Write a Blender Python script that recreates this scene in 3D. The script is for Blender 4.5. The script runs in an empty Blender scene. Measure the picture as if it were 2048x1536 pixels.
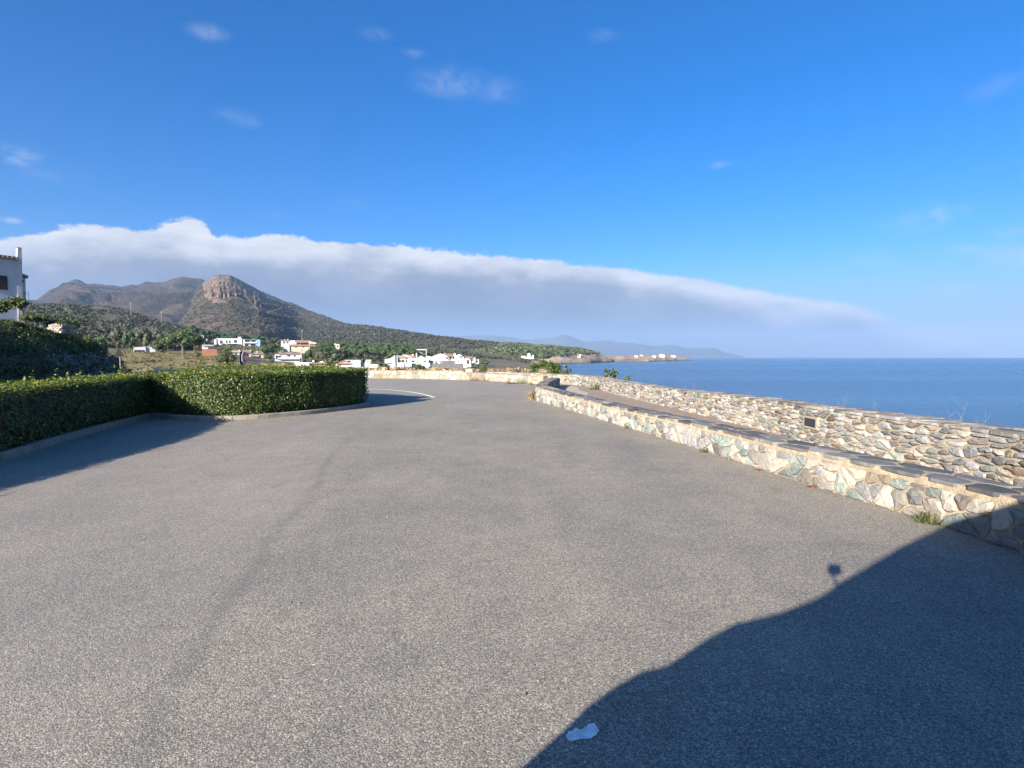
import bpy, math, random
import numpy as np
from mathutils import Vector, Matrix
random.seed(7); RNG = np.random.default_rng(7)
SC = bpy.context.scene; COL = SC.collection

# ------------------------------------------------------------------ camera
F, H = 1080.0, 1.8
PITCH = math.atan(54 / F)
cam_d = bpy.data.cameras.new('camera'); cam = bpy.data.objects.new('camera', cam_d); COL.objects.link(cam)
cam_d.sensor_width = 36; cam_d.lens = 36 * F / 2048; cam_d.clip_start = 0.02; cam_d.clip_end = 60000
cam.location = (0, 0, H); cam.rotation_euler = (math.pi / 2 - PITCH, 0, 0)
SC.camera = cam
EXPO = 1.7
SC.view_settings.view_transform = 'Standard'; SC.view_settings.look = 'None'
SC.view_settings.gamma = 1; SC.view_settings.use_curve_mapping = False
SC.view_settings.exposure = EXPO
SC.cycles.use_denoising = True
SC.cycles.volume_bounces = 0
SC.cycles.max_bounces = 6; SC.cycles.transparent_max_bounces = 8

def ray(px, py):                       # direction through a point of the view, used only to find where things stand
    x = (px - 1024) / F; y = -(py - 768) / F
    return np.array([x, math.cos(PITCH) + y * math.sin(PITCH), -math.sin(PITCH) + y * math.cos(PITCH)])
def G(px, py, z=0.0):
    d = ray(px, py); return np.array([0, 0, H]) + d * ((z - H) / d[2])
def PY(px, py, Y):
    d = ray(px, py); return np.array([0, 0, H]) + d * (Y / d[1])

# ------------------------------------------------------------------ sun and sky
SD = ray(1667, 1138); SD = SD / np.linalg.norm(SD)
sun_d = bpy.data.lights.new('sun', 'SUN'); sun = bpy.data.objects.new('sun', sun_d); COL.objects.link(sun)
sun_d.energy = 4.8; sun_d.angle = math.radians(0.5); sun_d.color = (1.0, 0.93, 0.84)
sun.rotation_euler = Vector(SD).to_track_quat('-Z', 'Y').to_euler()

class NT:
    def __init__(s, tree): s.t = tree
    def n(s, typ, ins=None, **kw):
        nd = s.t.nodes.new(typ)
        for k, v in kw.items(): setattr(nd, k, v)
        for k, v in (ins or {}).items():
            if isinstance(v, bpy.types.NodeSocket): s.t.links.new(v, nd.inputs[k])
            else: nd.inputs[k].default_value = v
        return nd
    def m(s, op, a, b=0.0, c=0.0, clamp=False):
        nd = s.t.nodes.new('ShaderNodeMath'); nd.operation = op; nd.use_clamp = clamp
        for i, v in enumerate((a, b, c)):
            if isinstance(v, bpy.types.NodeSocket): s.t.links.new(v, nd.inputs[i])
            else: nd.inputs[i].default_value = v
        return nd.outputs[0]
    def ramp(s, fac, stops, interp='LINEAR'):
        nd = s.t.nodes.new('ShaderNodeValToRGB'); s.t.links.new(fac, nd.inputs[0]); cr = nd.color_ramp
        cr.interpolation = interp
        while len(cr.elements) < len(stops): cr.elements.new(0.5)
        for e, (p, c) in zip(cr.elements, stops):
            e.position = p; e.color = (c, c, c, 1) if not hasattr(c, '__len__') else (*c[:3], 1)
        return nd.outputs[0]
    def mix(s, fac, a, b, mode='MIX'):
        nd = s.t.nodes.new('ShaderNodeMix'); nd.data_type = 'RGBA'; nd.blend_type = mode
        for i, v in ((0, fac), (6, a), (7, b)):
            if isinstance(v, bpy.types.NodeSocket): s.t.links.new(v, nd.inputs[i])
            elif i == 0: nd.inputs[0].default_value = v
            else: nd.inputs[i].default_value = (*v[:3], 1)
        return nd.outputs[2]
    def smooth(s, v, lo, hi):
        nd = s.t.nodes.new('ShaderNodeMapRange'); nd.interpolation_type = 'SMOOTHSTEP'
        for i, x in ((0, v), (1, lo), (2, hi), (3, 0.0), (4, 1.0)):
            if isinstance(x, bpy.types.NodeSocket): s.t.links.new(x, nd.inputs[i])
            else: nd.inputs[i].default_value = x
        return nd.outputs[0]
    def noise(s, vec, scale, detail=4, rough=0.55, out=0, dist=0.0):
        nd = s.n('ShaderNodeTexNoise', {'Scale': scale, 'Detail': detail, 'Roughness': rough, 'Distortion': dist})
        if vec is not None: s.t.links.new(vec, nd.inputs['Vector'])
        return nd.outputs[out]

world = bpy.data.worlds.new('World'); SC.world = world; world.use_nodes = True
wt = world.node_tree; wt.nodes.clear(); W = NT(wt)
sky = W.n('ShaderNodeTexSky', sky_type='NISHITA')
sky.sun_disc = False; sky.sun_elevation = math.asin(-SD[2]); sky.sun_rotation = math.atan2(-SD[0], -SD[1]) % (2 * math.pi)
sky.altitude = 0; sky.air_density = 1.0; sky.dust_density = 1.3; sky.ozone_density = 4.0
tcw = W.n('ShaderNodeTexCoord').outputs['Generated']
sep = W.n('ShaderNodeSeparateXYZ', {0: tcw})
wx, wy, wz = sep.outputs
az = W.m('ARCTAN2', wx, wy); el = W.m('ARCSINE', wz)
AZ0, AZ1, ELM = -0.82, 0.82, 0.32
bank = [(-120,478),(0,477),(60,463),(150,451),(200,443),(245,456),(300,455),(335,440),(360,430),(380,427),(398,433),(410,442),(420,458),(436,470),(480,470),(570,470),(650,480),(690,487),(760,488),
        (900,501),(1000,513),(1150,525),(1280,541),(1400,556),(1500,576),(1600,593),(1700,606),(1750,622),(1800,642),(1900,656),(2048,664),(2140,668)]
cur = wt.nodes.new('ShaderNodeFloatCurve'); cp = cur.mapping.curves[0].points
cpts = []
for px, py in bank:
    d = ray(px, py); d = d / np.linalg.norm(d)
    cpts.append(((math.atan2(d[0], d[1]) - AZ0) / (AZ1 - AZ0), math.asin(d[2]) / ELM))
while len(cp) < len(cpts): cp.new(0.5, 0.5)
for p_, (a_, e_) in zip(cp, cpts): p_.location = (a_, e_); p_.handle_type = 'AUTO'
cur.mapping.update()
azn = W.m('DIVIDE', W.m('SUBTRACT', az, AZ0), AZ1 - AZ0, clamp=True)
wt.links.new(azn, cur.inputs['Value'])
top = W.m('MULTIPLY', cur.outputs[0], ELM)
cur2 = wt.nodes.new('ShaderNodeFloatCurve'); cp2 = cur2.mapping.curves[0].points
bank2 = [(-120,476),(100,462),(240,462),(420,470),(650,484),(900,503),(1150,527),(1400,558),(1600,595),(1750,622),(1900,654),(2140,668)]
while len(cp2) < len(bank2): cp2.new(0.5, 0.5)
for p_, (px, py) in zip(cp2, bank2):
    d = ray(px, py); d = d / np.linalg.norm(d); p_.location = ((math.atan2(d[0], d[1]) - AZ0) / (AZ1 - AZ0), math.asin(d[2]) / ELM)
cur2.mapping.update(); wt.links.new(azn, cur2.inputs['Value']); top2 = W.m('MULTIPLY', cur2.outputs[0], ELM)
bcoord = W.n('ShaderNodeCombineXYZ', {0: W.m('MULTIPLY', az, 1.0), 1: W.m('MULTIPLY', el, 1.7), 2: 0.3}).outputs[0]
n1 = W.noise(bcoord, 26, 9, 0.66); n2 = W.noise(bcoord, 6, 4, 0.5)
rightness = W.smooth(az, -0.1, 0.55)
lump = W.m('MULTIPLY', W.m('SUBTRACT', n1, 0.5), W.m('SUBTRACT', 0.042, W.m('MULTIPLY', rightness, 0.034)))
n3 = W.noise(bcoord, 90, 6, 0.65); lump = W.m('ADD', lump, W.m('MULTIPLY', W.m('SUBTRACT', n3, 0.5), 0.008))
below = W.m('ADD', W.m('SUBTRACT', top, el), lump)             # how far under the edge of the bank
soft = W.m('ADD', 0.007, W.m('MULTIPLY', W.smooth(az, 0.55, 0.72), 0.03))
cmask = W.smooth(below, W.m('MULTIPLY', soft, -0.3), soft)
fadeR = W.m('SUBTRACT', 1.0, W.smooth(az, 0.68, 1.05))
behind = W.smooth(wy, -0.3, 0.1)
cmask = W.m('MULTIPLY', W.m('MULTIPLY', cmask, W.m('ADD', 0.25, W.m('MULTIPLY', fadeR, 0.75))), behind)
depthn = W.m('ADD', W.m('ADD', W.m('SUBTRACT', top2, el), lump), W.m('MULTIPLY', W.m('SUBTRACT', n2, 0.5), 0.13))
gain = 1 / 2 ** EXPO
left_col = W.ramp(W.m('MULTIPLY', depthn, 11.0, clamp=True), [(0, (0.86, 0.88, 0.93)), (0.20, (0.70, 0.73, 0.81)), (0.55, (0.33, 0.38, 0.49)), (1.0, (0.215, 0.27, 0.39))])
right_col = W.ramp(W.m('MULTIPLY', depthn, 9.0, clamp=True), [(0, (0.72, 0.78, 0.90)), (0.12, (0.55, 0.61, 0.76)), (0.36, (0.27, 0.34, 0.48)), (1.0, (0.215, 0.29, 0.45))])
wisp_n = W.noise(W.n('ShaderNodeCombineXYZ', {0: W.m('MULTIPLY', az, 3.0), 1: W.m('MULTIPLY', el, 16.0), 2: 0.0}).outputs[0], 2.2, 5, 0.6)
ccol = W.mix(rightness, left_col, right_col)
ccol = W.mix(W.m('MULTIPLY', W.smooth(wisp_n, 0.38, 0.72), 0.30), ccol, (0.36, 0.43, 0.57))
ccol = W.mix(1.0, ccol, (gain, gain, gain), 'MULTIPLY')
# small scattered wisps
wc = W.n('ShaderNodeCombineXYZ', {0: az, 1: W.m('MULTIPLY', el, 1.6), 2: 2.0}).outputs[0]
wn = W.noise(wc, 15, 9, 0.72, dist=0.4)
wm = None
for px, py, r, a in ((418,66,.045,.36),(755,68,.04,.2),(828,106,.03,.25),(905,165,.095,.40),(1000,182,.08,.22),(1210,70,.04,.2),(18,308,.05,1.0),(22,440,.018,.9),(480,236,.05,.25),(100,345,.05,.2),
                     (1850,436,.075,.6),(1925,500,.03,.75),(2035,512,.07,.7),(1440,330,.025,.3),(1740,520,.05,.18),(700,408,.05,.2),(545,428,.03,.25),(2000,170,.06,.15),(1900,580,.05,.2),(2030,460,.04,.4)):
    d = ray(px, py); d = d / np.linalg.norm(d)
    a0, e0 = math.atan2(d[0], d[1]), math.asin(d[2])
    dx = W.m('MULTIPLY', W.m('SUBTRACT', az, a0), 1.0); dy = W.m('MULTIPLY', W.m('SUBTRACT', el, e0), 2.8)
    dd = W.m('SQRT', W.m('ADD', W.m('MULTIPLY', dx, dx), W.m('MULTIPLY', dy, dy)))
    g = W.m('MULTIPLY', W.m('SUBTRACT', 1.0, W.smooth(dd, 0.0, r)), a)
    wm = g if wm is None else W.m('MAXIMUM', wm, g)
wmask = W.m('MULTIPLY', W.smooth(wn, 0.34, 0.68), W.m('MULTIPLY', wm, 1.15), clamp=True)
wmask = W.m('MULTIPLY', wmask, 0.75)
hs = W.n('ShaderNodeHueSaturation', {'Saturation': 1.22, 'Value': 1.0, 'Color': W.mix(1.0, sky.outputs[0], (0.70, 0.82, 1.04), 'MULTIPLY')})
hzb = W.m('MULTIPLY', W.m('SUBTRACT', 1.0, W.smooth(W.m('ABSOLUTE', el), 0.0, 0.20)), 0.88)
skyc = W.mix(hzb, hs.outputs[0], (0.31 * gain / 0.062, 0.50 * gain / 0.062, 0.82 * gain / 0.062))
bg_sky = W.n('ShaderNodeBackground', {'Color': skyc, 'Strength': 0.062})
bg_cl = W.n('ShaderNodeBackground', {'Color': ccol, 'Strength': 1.0})
bg_w = W.n('ShaderNodeBackground', {'Color': (0.66 * gain, 0.74 * gain, 0.88 * gain, 1), 'Strength': 1.0})
mx1 = W.n('ShaderNodeMixShader', {0: wmask, 1: bg_sky.outputs[0], 2: bg_w.outputs[0]})
mx2 = W.n('ShaderNodeMixShader', {0: cmask, 1: mx1.outputs[0], 2: bg_cl.outputs[0]})
wout = W.n('ShaderNodeOutputWorld'); wt.links.new(mx2.outputs[0], wout.inputs[0])

# ------------------------------------------------------------------ materials
MATS = {}
def newmat(name):
    m = bpy.data.materials.new(name); m.use_nodes = True; m.node_tree.nodes.clear(); MATS[name] = m
    return m, NT(m.node_tree)
def finish(m, N, color, rough=0.8, bump=None, bstr=0.4, bdist=0.02, spec=0.5, metal=0.0, extra=None):
    ins = {'Base Color': color if isinstance(color, bpy.types.NodeSocket) else (*color[:3], 1), 'Roughness': rough, 'Specular IOR Level': spec, 'Metallic': metal}
    p = N.n('ShaderNodeBsdfPrincipled', ins)
    if bump is not None:
        b = N.n('ShaderNodeBump', {'Strength': bstr, 'Distance': bdist, 'Height': bump}); m.node_tree.links.new(b.outputs[0], p.inputs['Normal'])
    out = N.n('ShaderNodeOutputMaterial'); sh = p.outputs[0]
    if extra: sh = extra(N, p)
    m.node_tree.links.new(sh, out.inputs[0]); return m
def oc(N): return N.n('ShaderNodeTexCoord').outputs['Object']
def tint(N): return N.n('ShaderNodeAttribute', attribute_name='tint').outputs['Fac']
def simple(name, c, rough=0.8, var=0.15, scale=3.0, bstr=0.2, bdist=0.01, metal=0.0, spec=0.4):
    m, N = newmat(name); o = oc(N); nz = N.noise(o, scale, 6, 0.6)
    col = N.mix(N.smooth(nz, 0.3, 0.7), tuple(x * (1 - var) for x in c), tuple(min(1, x * (1 + var)) for x in c))
    return finish(m, N, col, rough, N.noise(o, scale * 8, 4), bstr, bdist, spec, metal)

# asphalt
m, N = newmat('asphalt'); o = oc(N)
v = N.n('ShaderNodeTexVoronoi', {'Vector': o, 'Scale': 135.0, 'Randomness': 1.0}); vs = N.n('ShaderNodeSeparateColor', {0: v.outputs['Color']})
v2 = N.n('ShaderNodeTexVoronoi', {'Vector': o, 'Scale': 95.0, 'Randomness': 1.0}); vs2 = N.n('ShaderNodeSeparateColor', {0: v2.outputs['Color']})
chip = N.ramp(vs.outputs[0], [(0, (0.145, 0.136, 0.118)), (0.35, (0.262, 0.241, 0.205)), (0.7, (0.340, 0.309, 0.258)), (0.92, (0.42, 0.375, 0.312)), (1.0, (0.56, 0.51, 0.43))])
chip2 = N.ramp(vs2.outputs[0], [(0, (0.62, 0.62, 0.60)), (0.5, (1.0, 0.985, 0.95)), (0.9, (1.12, 1.08, 1.0)), (0.97, (1.4, 1.34, 1.22)), (1.0, (1.6, 1.52, 1.38))])
c = N.mix(1.0, chip, chip2, 'MULTIPLY')
binder = N.smooth(v.outputs['Distance'], 0.42, 0.75)
c = N.mix(N.m('MULTIPLY', binder, 0.55), c, (0.13, 0.12, 0.105))
big = N.noise(o, 0.35, 5, 0.6); mid = N.noise(o, 2.3, 5, 0.65); streak = N.noise(N.n('ShaderNodeMapping', {'Vector': o, 'Scale': (1.3, 0.25, 1), 'Rotation': (0, 0, 0.25)}).outputs[0], 1.1, 5, 0.6)
c = N.mix(1.0, c, N.ramp(big, [(0.3, (0.84, 0.85, 0.87)), (0.7, (1.14, 1.11, 1.06))]), 'MULTIPLY')
c = N.mix(1.0, c, N.ramp(mid, [(0.3, (0.90, 0.90, 0.90)), (0.7, (1.09, 1.08, 1.07))]), 'MULTIPLY')
c = N.mix(1.0, c, N.ramp(streak, [(0.3, (0.92, 0.92, 0.93)), (0.7, (1.07, 1.06, 1.05))]), 'MULTIPLY')
sx = N.n('ShaderNodeSeparateXYZ', {0: o})
# paving joint: a slightly open, dark seam that runs up the lane
jn = N.m('MULTIPLY', N.m('SUBTRACT', N.noise(o, 0.7, 4), 0.5), 0.55)
jx = N.m('ABSOLUTE', N.m('ADD', N.m('ADD', N.m('ADD', sx.outputs[0], 1.25), N.m('MULTIPLY', sx.outputs[1], 0.205)), jn))
seam = N.m('MULTIPLY', N.m('SUBTRACT', 1.0, N.smooth(jx, 0.0, 0.13)), N.smooth(N.noise(o, 0.8, 4), 0.30, 0.55))
seam = N.m('MULTIPLY', N.m('MULTIPLY', seam, N.smooth(N.noise(o, 2.6, 6, 0.7), 0.26, 0.56)), N.m('SUBTRACT', 1.0, N.smooth(sx.outputs[1], 9.0, 13.0)))
c = N.mix(N.m('MULTIPLY', seam, 0.36), c, (0.12, 0.115, 0.105))
lane = N.smooth(N.m('ADD', N.m('ADD', N.m('ADD', sx.outputs[0], 1.25), N.m('MULTIPLY', sx.outputs[1], 0.205)), jn), -0.35, 0.1)
c = N.mix(N.m('MULTIPLY', N.m('SUBTRACT', 1.0, lane), 0.10), c, (0.38, 0.335, 0.285))
edge = N.noise(o, 0.9, 8, 0.7); oil = N.smooth(edge, 0.66, 0.78); c = N.mix(N.m('MULTIPLY', oil, 0.35), c, (0.13, 0.12, 0.11))
# rust and oil spots
sp = N.n('ShaderNodeTexVoronoi', {'Vector': o, 'Scale': 0.55}); c = N.mix(N.m('MULTIPLY', N.m('SUBTRACT', 1.0, N.smooth(sp.outputs['Distance'], 0.02, 0.07)), 0.35), c, (0.14, 0.085, 0.05))
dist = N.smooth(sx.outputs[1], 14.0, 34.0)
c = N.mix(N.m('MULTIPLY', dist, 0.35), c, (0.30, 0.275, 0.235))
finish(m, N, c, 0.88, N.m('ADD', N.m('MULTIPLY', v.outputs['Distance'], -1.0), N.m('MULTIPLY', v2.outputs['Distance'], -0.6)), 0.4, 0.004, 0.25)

simple('side_road', (0.27, 0.27, 0.26), 0.9, 0.1, 0.6)
# white road paint, worn
m, N = newmat('road_paint'); o = oc(N)
finish(m, N, N.mix(N.smooth(N.noise(o, 14, 6, 0.7), 0.42, 0.62), (0.84, 0.84, 0.82), (0.62, 0.62, 0.60)), 0.7, N.noise(o, 90, 3), 0.4, 0.004)
simple('mortar', (0.25, 0.185, 0.11), 0.95, 0.16, 7, 0.7, 0.02)
simple('mortar_pale', (0.33, 0.265, 0.19), 0.95, 0.16, 6, 0.7, 0.02)
simple('mortar_near', (0.34, 0.27, 0.18), 0.95, 0.18, 8, 0.8, 0.02)
simple('path_pale', (0.42, 0.35, 0.27), 0.9, 0.10, 2.0)
simple('path_red', (0.27, 0.205, 0.155), 0.95, 0.18, 3.0, 0.5, 0.02)
simple('kerb_concrete', (0.25, 0.215, 0.17), 0.9, 0.18, 4.0, 0.4, 0.006)
simple('concrete', (0.36, 0.35, 0.33), 0.9, 0.12, 3.0)
simple('soil', (0.10, 0.075, 0.05), 1.0, 0.3, 4.0, 0.6, 0.03)

def stone_mat(name, a, b, vein, vamt=0.35, scale=13.0, rough=0.8, spec=0.35, bstr=0.8, stretch=(1, 1, 1)):
    m, N = newmat(name); t = tint(N)
    mp = N.n('ShaderNodeMapping', {'Vector': oc(N), 'Scale': stretch}).outputs[0]
    off = N.n('ShaderNodeCombineXYZ', {0: N.m('MULTIPLY', t, 37.0), 1: N.m('MULTIPLY', t, 91.0), 2: N.m('MULTIPLY', t, 13.0)}).outputs[0]
    rot = N.n('ShaderNodeVectorRotate', {'Vector': mp, 'Axis': (0.3, 0.4, 0.86), 'Angle': N.m('MULTIPLY', t, 6.0)}).outputs[0]
    vv = N.n('ShaderNodeVectorMath', {0: rot, 1: off}, operation='ADD').outputs[0]
    nz = N.noise(vv, scale, 7, 0.65); fine = N.noise(vv, scale * 5, 5, 0.7)
    col = N.mix(N.smooth(nz, 0.28, 0.72), a, b)
    ridge = N.m('ABSOLUTE', N.m('SUBTRACT', N.noise(vv, scale * 0.8, 5, 0.65, dist=1.2), 0.5))
    col = N.mix(N.m('MULTIPLY', N.m('SUBTRACT', 1.0, N.smooth(ridge, 0.0, 0.045)), N.m('MINIMUM', vamt * 1.5, 0.9)), col, vein)
    col = N.mix(N.m('MULTIPLY', N.smooth(fine, 0.55, 0.75), 0.35), col, tuple(x * 0.55 for x in a))
    br = N.n('ShaderNodeCombineColor', {0: N.m('ADD', 0.30, N.m('MULTIPLY', t, 0.38)), 1: N.m('ADD', 0.31, N.m('MULTIPLY', t, 0.37)), 2: N.m('ADD', 0.325, N.m('MULTIPLY', t, 0.36))}).outputs[0]
    col = N.mix(1.0, col, br, 'MULTIPLY')
    return finish(m, N, col, rough, N.m('ADD', nz, N.m('MULTIPLY', fine, 0.5)), bstr, 0.02, spec)
stone_mat('stone_cream', (0.52, 0.44, 0.33), (0.66, 0.58, 0.46), (0.75, 0.72, 0.65), 0.3)
stone_mat('stone_pale', (0.62, 0.55, 0.43), (0.76, 0.69, 0.56), (0.42, 0.38, 0.32), 0.2)
stone_mat('stone_green', (0.30, 0.35, 0.29), (0.50, 0.54, 0.45), (0.70, 0.70, 0.62), 0.55)
stone_mat('stone_grey', (0.27, 0.26, 0.25), (0.42, 0.40, 0.36), (0.64, 0.62, 0.56), 0.5)
stone_mat('stone_white', (0.74, 0.71, 0.65), (0.84, 0.81, 0.76), (0.50, 0.44, 0.36), 0.3, rough=0.55)
stone_mat('stone_brown', (0.26, 0.16, 0.10), (0.38, 0.27, 0.19), (0.24, 0.22, 0.21), 0.3)
stone_mat('stone_greybrown', (0.30, 0.26, 0.22), (0.42, 0.36, 0.30), (0.2, 0.18, 0.17), 0.4)
stone_mat('stone_sand', (0.52, 0.40, 0.26), (0.68, 0.55, 0.38), (0.40, 0.32, 0.22), 0.25)
stone_mat('slate_dark', (0.15, 0.15, 0.15), (0.26, 0.255, 0.24), (0.27, 0.20, 0.13), 0.25, 7, 0.8, 0.3, 0.35)
stone_mat('slate_mid', (0.23, 0.22, 0.205), (0.34, 0.325, 0.29), (0.40, 0.30, 0.20), 0.3, 7, 0.8, 0.3, 0.4)
stone_mat('slate_pale', (0.38, 0.37, 0.33), (0.54, 0.50, 0.43), (0.60, 0.52, 0.40), 0.35, 8, 0.7)

def leaf_mat(name, stops, rough=0.45, trans=0.25, spec=0.5):
    m, N = newmat(name); col = N.ramp(tint(N), stops)
    def ex(N, p):
        tr = N.n('ShaderNodeBsdfTranslucent', {'Color': N.mix(1.0, col, (1.5, 1.5, 0.7), 'MULTIPLY')})
        return N.n('ShaderNodeMixShader', {0: trans, 1: p.outputs[0], 2: tr.outputs[0]}).outputs[0]
    return finish(m, N, col, rough, spec=spec, extra=ex)
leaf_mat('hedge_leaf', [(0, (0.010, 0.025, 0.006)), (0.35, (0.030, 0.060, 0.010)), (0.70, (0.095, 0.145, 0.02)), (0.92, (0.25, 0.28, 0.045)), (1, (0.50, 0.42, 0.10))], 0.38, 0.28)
leaf_mat('grass_blade', [(0, (0.03, 0.055, 0.014)), (0.6, (0.075, 0.105, 0.028)), (1, (0.20, 0.17, 0.075))], 0.6, 0.3)
leaf_mat('dry_grass', [(0, (0.16, 0.10, 0.05)), (0.6, (0.30, 0.22, 0.11)), (1, (0.42, 0.32, 0.18))], 0.8, 0.2)
leaf_mat('field_tuft', [(0, (0.07, 0.07, 0.022)), (0.6, (0.13, 0.115, 0.036)), (1, (0.20, 0.15, 0.055))], 0.8, 0.1)
leaf_mat('wood_leaf', [(0, (0.028, 0.042, 0.018)), (0.5, (0.060, 0.080, 0.030)), (1, (0.105, 0.122, 0.048))], 0.7, 0.1)
leaf_mat('red_weed', [(0, (0.09, 0.03, 0.025)), (1, (0.17, 0.075, 0.045))], 0.7, 0.2)
leaf_mat('pine_needle', [(0, (0.018, 0.040, 0.014)), (0.5, (0.045, 0.085, 0.022)), (1, (0.10, 0.15, 0.032))], 0.6, 0.15)
leaf_mat('pine_needle_light', [(0, (0.020, 0.040, 0.012)), (0.5, (0.062, 0.098, 0.024)), (1, (0.13, 0.17, 0.040))], 0.6, 0.15)
leaf_mat('olive_leaf', [(0, (0.035, 0.045, 0.020)), (0.5, (0.085, 0.095, 0.042)), (1, (0.16, 0.155, 0.07))], 0.6, 0.15)
leaf_mat('scrub_leaf', [(0, (0.020, 0.026, 0.014)), (0.5, (0.044, 0.050, 0.026)), (0.85, (0.078, 0.074, 0.040)), (1, (0.115, 0.088, 0.052))], 0.8, 0.1)
leaf_mat('bank_leaf', [(0, (0.022, 0.040, 0.011)), (0.5, (0.066, 0.092, 0.024)), (0.9, (0.115, 0.125, 0.040)), (1, (0.16, 0.12, 0.055))], 0.7, 0.15)
leaf_mat('agave_leaf', [(0, (0.08, 0.12, 0.10)), (1, (0.17, 0.22, 0.19))], 0.6, 0.1)
leaf_mat('litter', [(0, (0.10, 0.06, 0.03)), (0.6, (0.30, 0.20, 0.10)), (1, (0.60, 0.52, 0.36))], 0.8, 0.1)
simple('bark', (0.13, 0.09, 0.06), 0.95, 0.3, 6)
simple('bark_pale', (0.26, 0.21, 0.16), 0.95, 0.3, 6)
simple('twig', (0.22, 0.17, 0.11), 0.9, 0.3, 20)
simple('dry_twig', (0.26, 0.21, 0.16), 0.9, 0.2, 20)
simple('red_twig', (0.26, 0.14, 0.10), 0.9, 0.2, 20)

# land
m, N = newmat('land_soil'); o = oc(N)
a = N.noise(o, 0.03, 6, 0.6); b = N.noise(o, 0.25, 6, 0.65)
c = N.mix(N.smooth(a, 0.35, 0.65), (0.085, 0.075, 0.034), (0.16, 0.115, 0.058))
c = N.mix(N.smooth(b, 0.45, 0.7), c, (0.05, 0.05, 0.027))
finish(m, N, c, 1.0, b, 0.6, 1.0)
m, N = newmat('field_grass'); o = oc(N)
a = N.noise(o, 0.06, 6, 0.6); b = N.noise(o, 0.9, 6, 0.65)
c = N.mix(N.smooth(a, 0.35, 0.65), (0.15, 0.125, 0.034), (0.25, 0.175, 0.06)); c = N.mix(N.smooth(b, 0.45, 0.75), c, (0.075, 0.08, 0.026))
finish(m, N, c, 1.0, b, 0.6, 0.3)
m, N = newmat('rough_ground'); o = oc(N); a = N.noise(o, 0.03, 6, 0.6); b = N.noise(o, 0.3, 6, 0.65)
c = N.mix(N.smooth(a, 0.42, 0.6), (0.085, 0.08, 0.035), (0.20, 0.115, 0.06)); c = N.mix(N.smooth(b, 0.5, 0.7), c, (0.10, 0.085, 0.045)); finish(m, N, c, 1.0, b, 0.6, 0.5)
m, N = newmat('mountain'); o = oc(N); rk = N.n('ShaderNodeAttribute', attribute_name='rock').outputs['Fac']
a = N.noise(o, 0.0035, 8, 0.62); b = N.noise(o, 0.018, 8, 0.7); d_ = N.n('ShaderNodeTexVoronoi', {'Vector': o, 'Scale': 0.055})
c = N.mix(N.smooth(a, 0.38, 0.62), (0.046, 0.044, 0.028), (0.105, 0.074, 0.052))
c = N.mix(N.m('MULTIPLY', N.smooth(d_.outputs['Distance'], 0.35, 0.1), 0.55), c, (0.028, 0.034, 0.020))
c = N.mix(N.m('MULTIPLY', N.smooth(b, 0.60, 0.75), 0.5), c, (0.15, 0.12, 0.09))
vst = N.noise(N.n('ShaderNodeMapping', {'Vector': o, 'Scale': (1, 1, 0.25)}).outputs[0], 0.03, 8, 0.7)
rc = N.mix(N.smooth(vst, 0.35, 0.62), (0.065, 0.052, 0.038), (0.23, 0.16, 0.105)); rc = N.mix(N.smooth(b, 0.56, 0.68), rc, (0.07, 0.075, 0.04))
rk2 = N.smooth(N.m('ADD', rk, N.m('MULTIPLY', N.m('SUBTRACT', b, 0.5), 0.9)), 0.42, 0.58)
c = N.mix(rk2, c, rc)
finish(m, N, c, 1.0, N.m('ADD', b, N.m('MULTIPLY', vst, 0.6)), 0.9, 22.0, 0.1)
m, N = newmat('cloud_shaded_maquis'); o = oc(N); a = N.noise(o, 0.0022, 8, 0.62); b = N.noise(o, 0.012, 8, 0.72)  # ridge maquis, darkened in colour for the cloud shade lying on it
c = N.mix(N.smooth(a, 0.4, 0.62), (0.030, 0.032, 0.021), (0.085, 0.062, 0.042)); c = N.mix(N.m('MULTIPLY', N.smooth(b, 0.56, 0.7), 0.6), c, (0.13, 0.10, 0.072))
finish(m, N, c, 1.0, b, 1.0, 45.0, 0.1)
m, N = newmat('coast_rock'); o = oc(N); a = N.noise(o, 0.02, 7, 0.65); b = N.noise(o, 0.12, 6, 0.7)
c = N.mix(N.smooth(a, 0.35, 0.62), (0.20, 0.12, 0.075), (0.46, 0.34, 0.22)); c = N.mix(N.smooth(b, 0.5, 0.7), c, (0.085, 0.085, 0.05))
wet = N.smooth(N.n('ShaderNodeSeparateXYZ', {0: o}).outputs[2], -8.4, -9.6); c = N.mix(wet, c, (0.04, 0.03, 0.025))
finish(m, N, c, 0.95, b, 0.8, 3.0)
simple('far_range', (0.060, 0.068, 0.045), 1.0, 0.2, 0.001, spec=0.1)
# sea
m, N = newmat('sea_water'); o = oc(N)
mp = N.n('ShaderNodeMapping', {'Vector': o, 'Rotation': (0, 0, 0.25), 'Scale': (0.35, 1.0, 1.0)}).outputs[0]
w1 = N.noise(mp, 0.45, 6, 0.6); w2 = N.noise(mp, 0.035, 5, 0.6); w3 = N.noise(N.n('ShaderNodeMapping', {'Vector': o, 'Scale': (0.06, 1.0, 1.0), 'Rotation': (0, 0, 0.12)}).outputs[0], 0.012, 6, 0.6)
c = N.mix(N.smooth(w3, 0.35, 0.65), (0.035, 0.090, 0.155), (0.075, 0.155, 0.235))
p_h = N.m('ADD', w1, N.m('MULTIPLY', w2, 2.5))
finish(m, N, c, N.m('ADD', 0.16, N.m('MULTIPLY', w3, 0.2)), p_h, 0.9, 0.9, 0.5)

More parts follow.
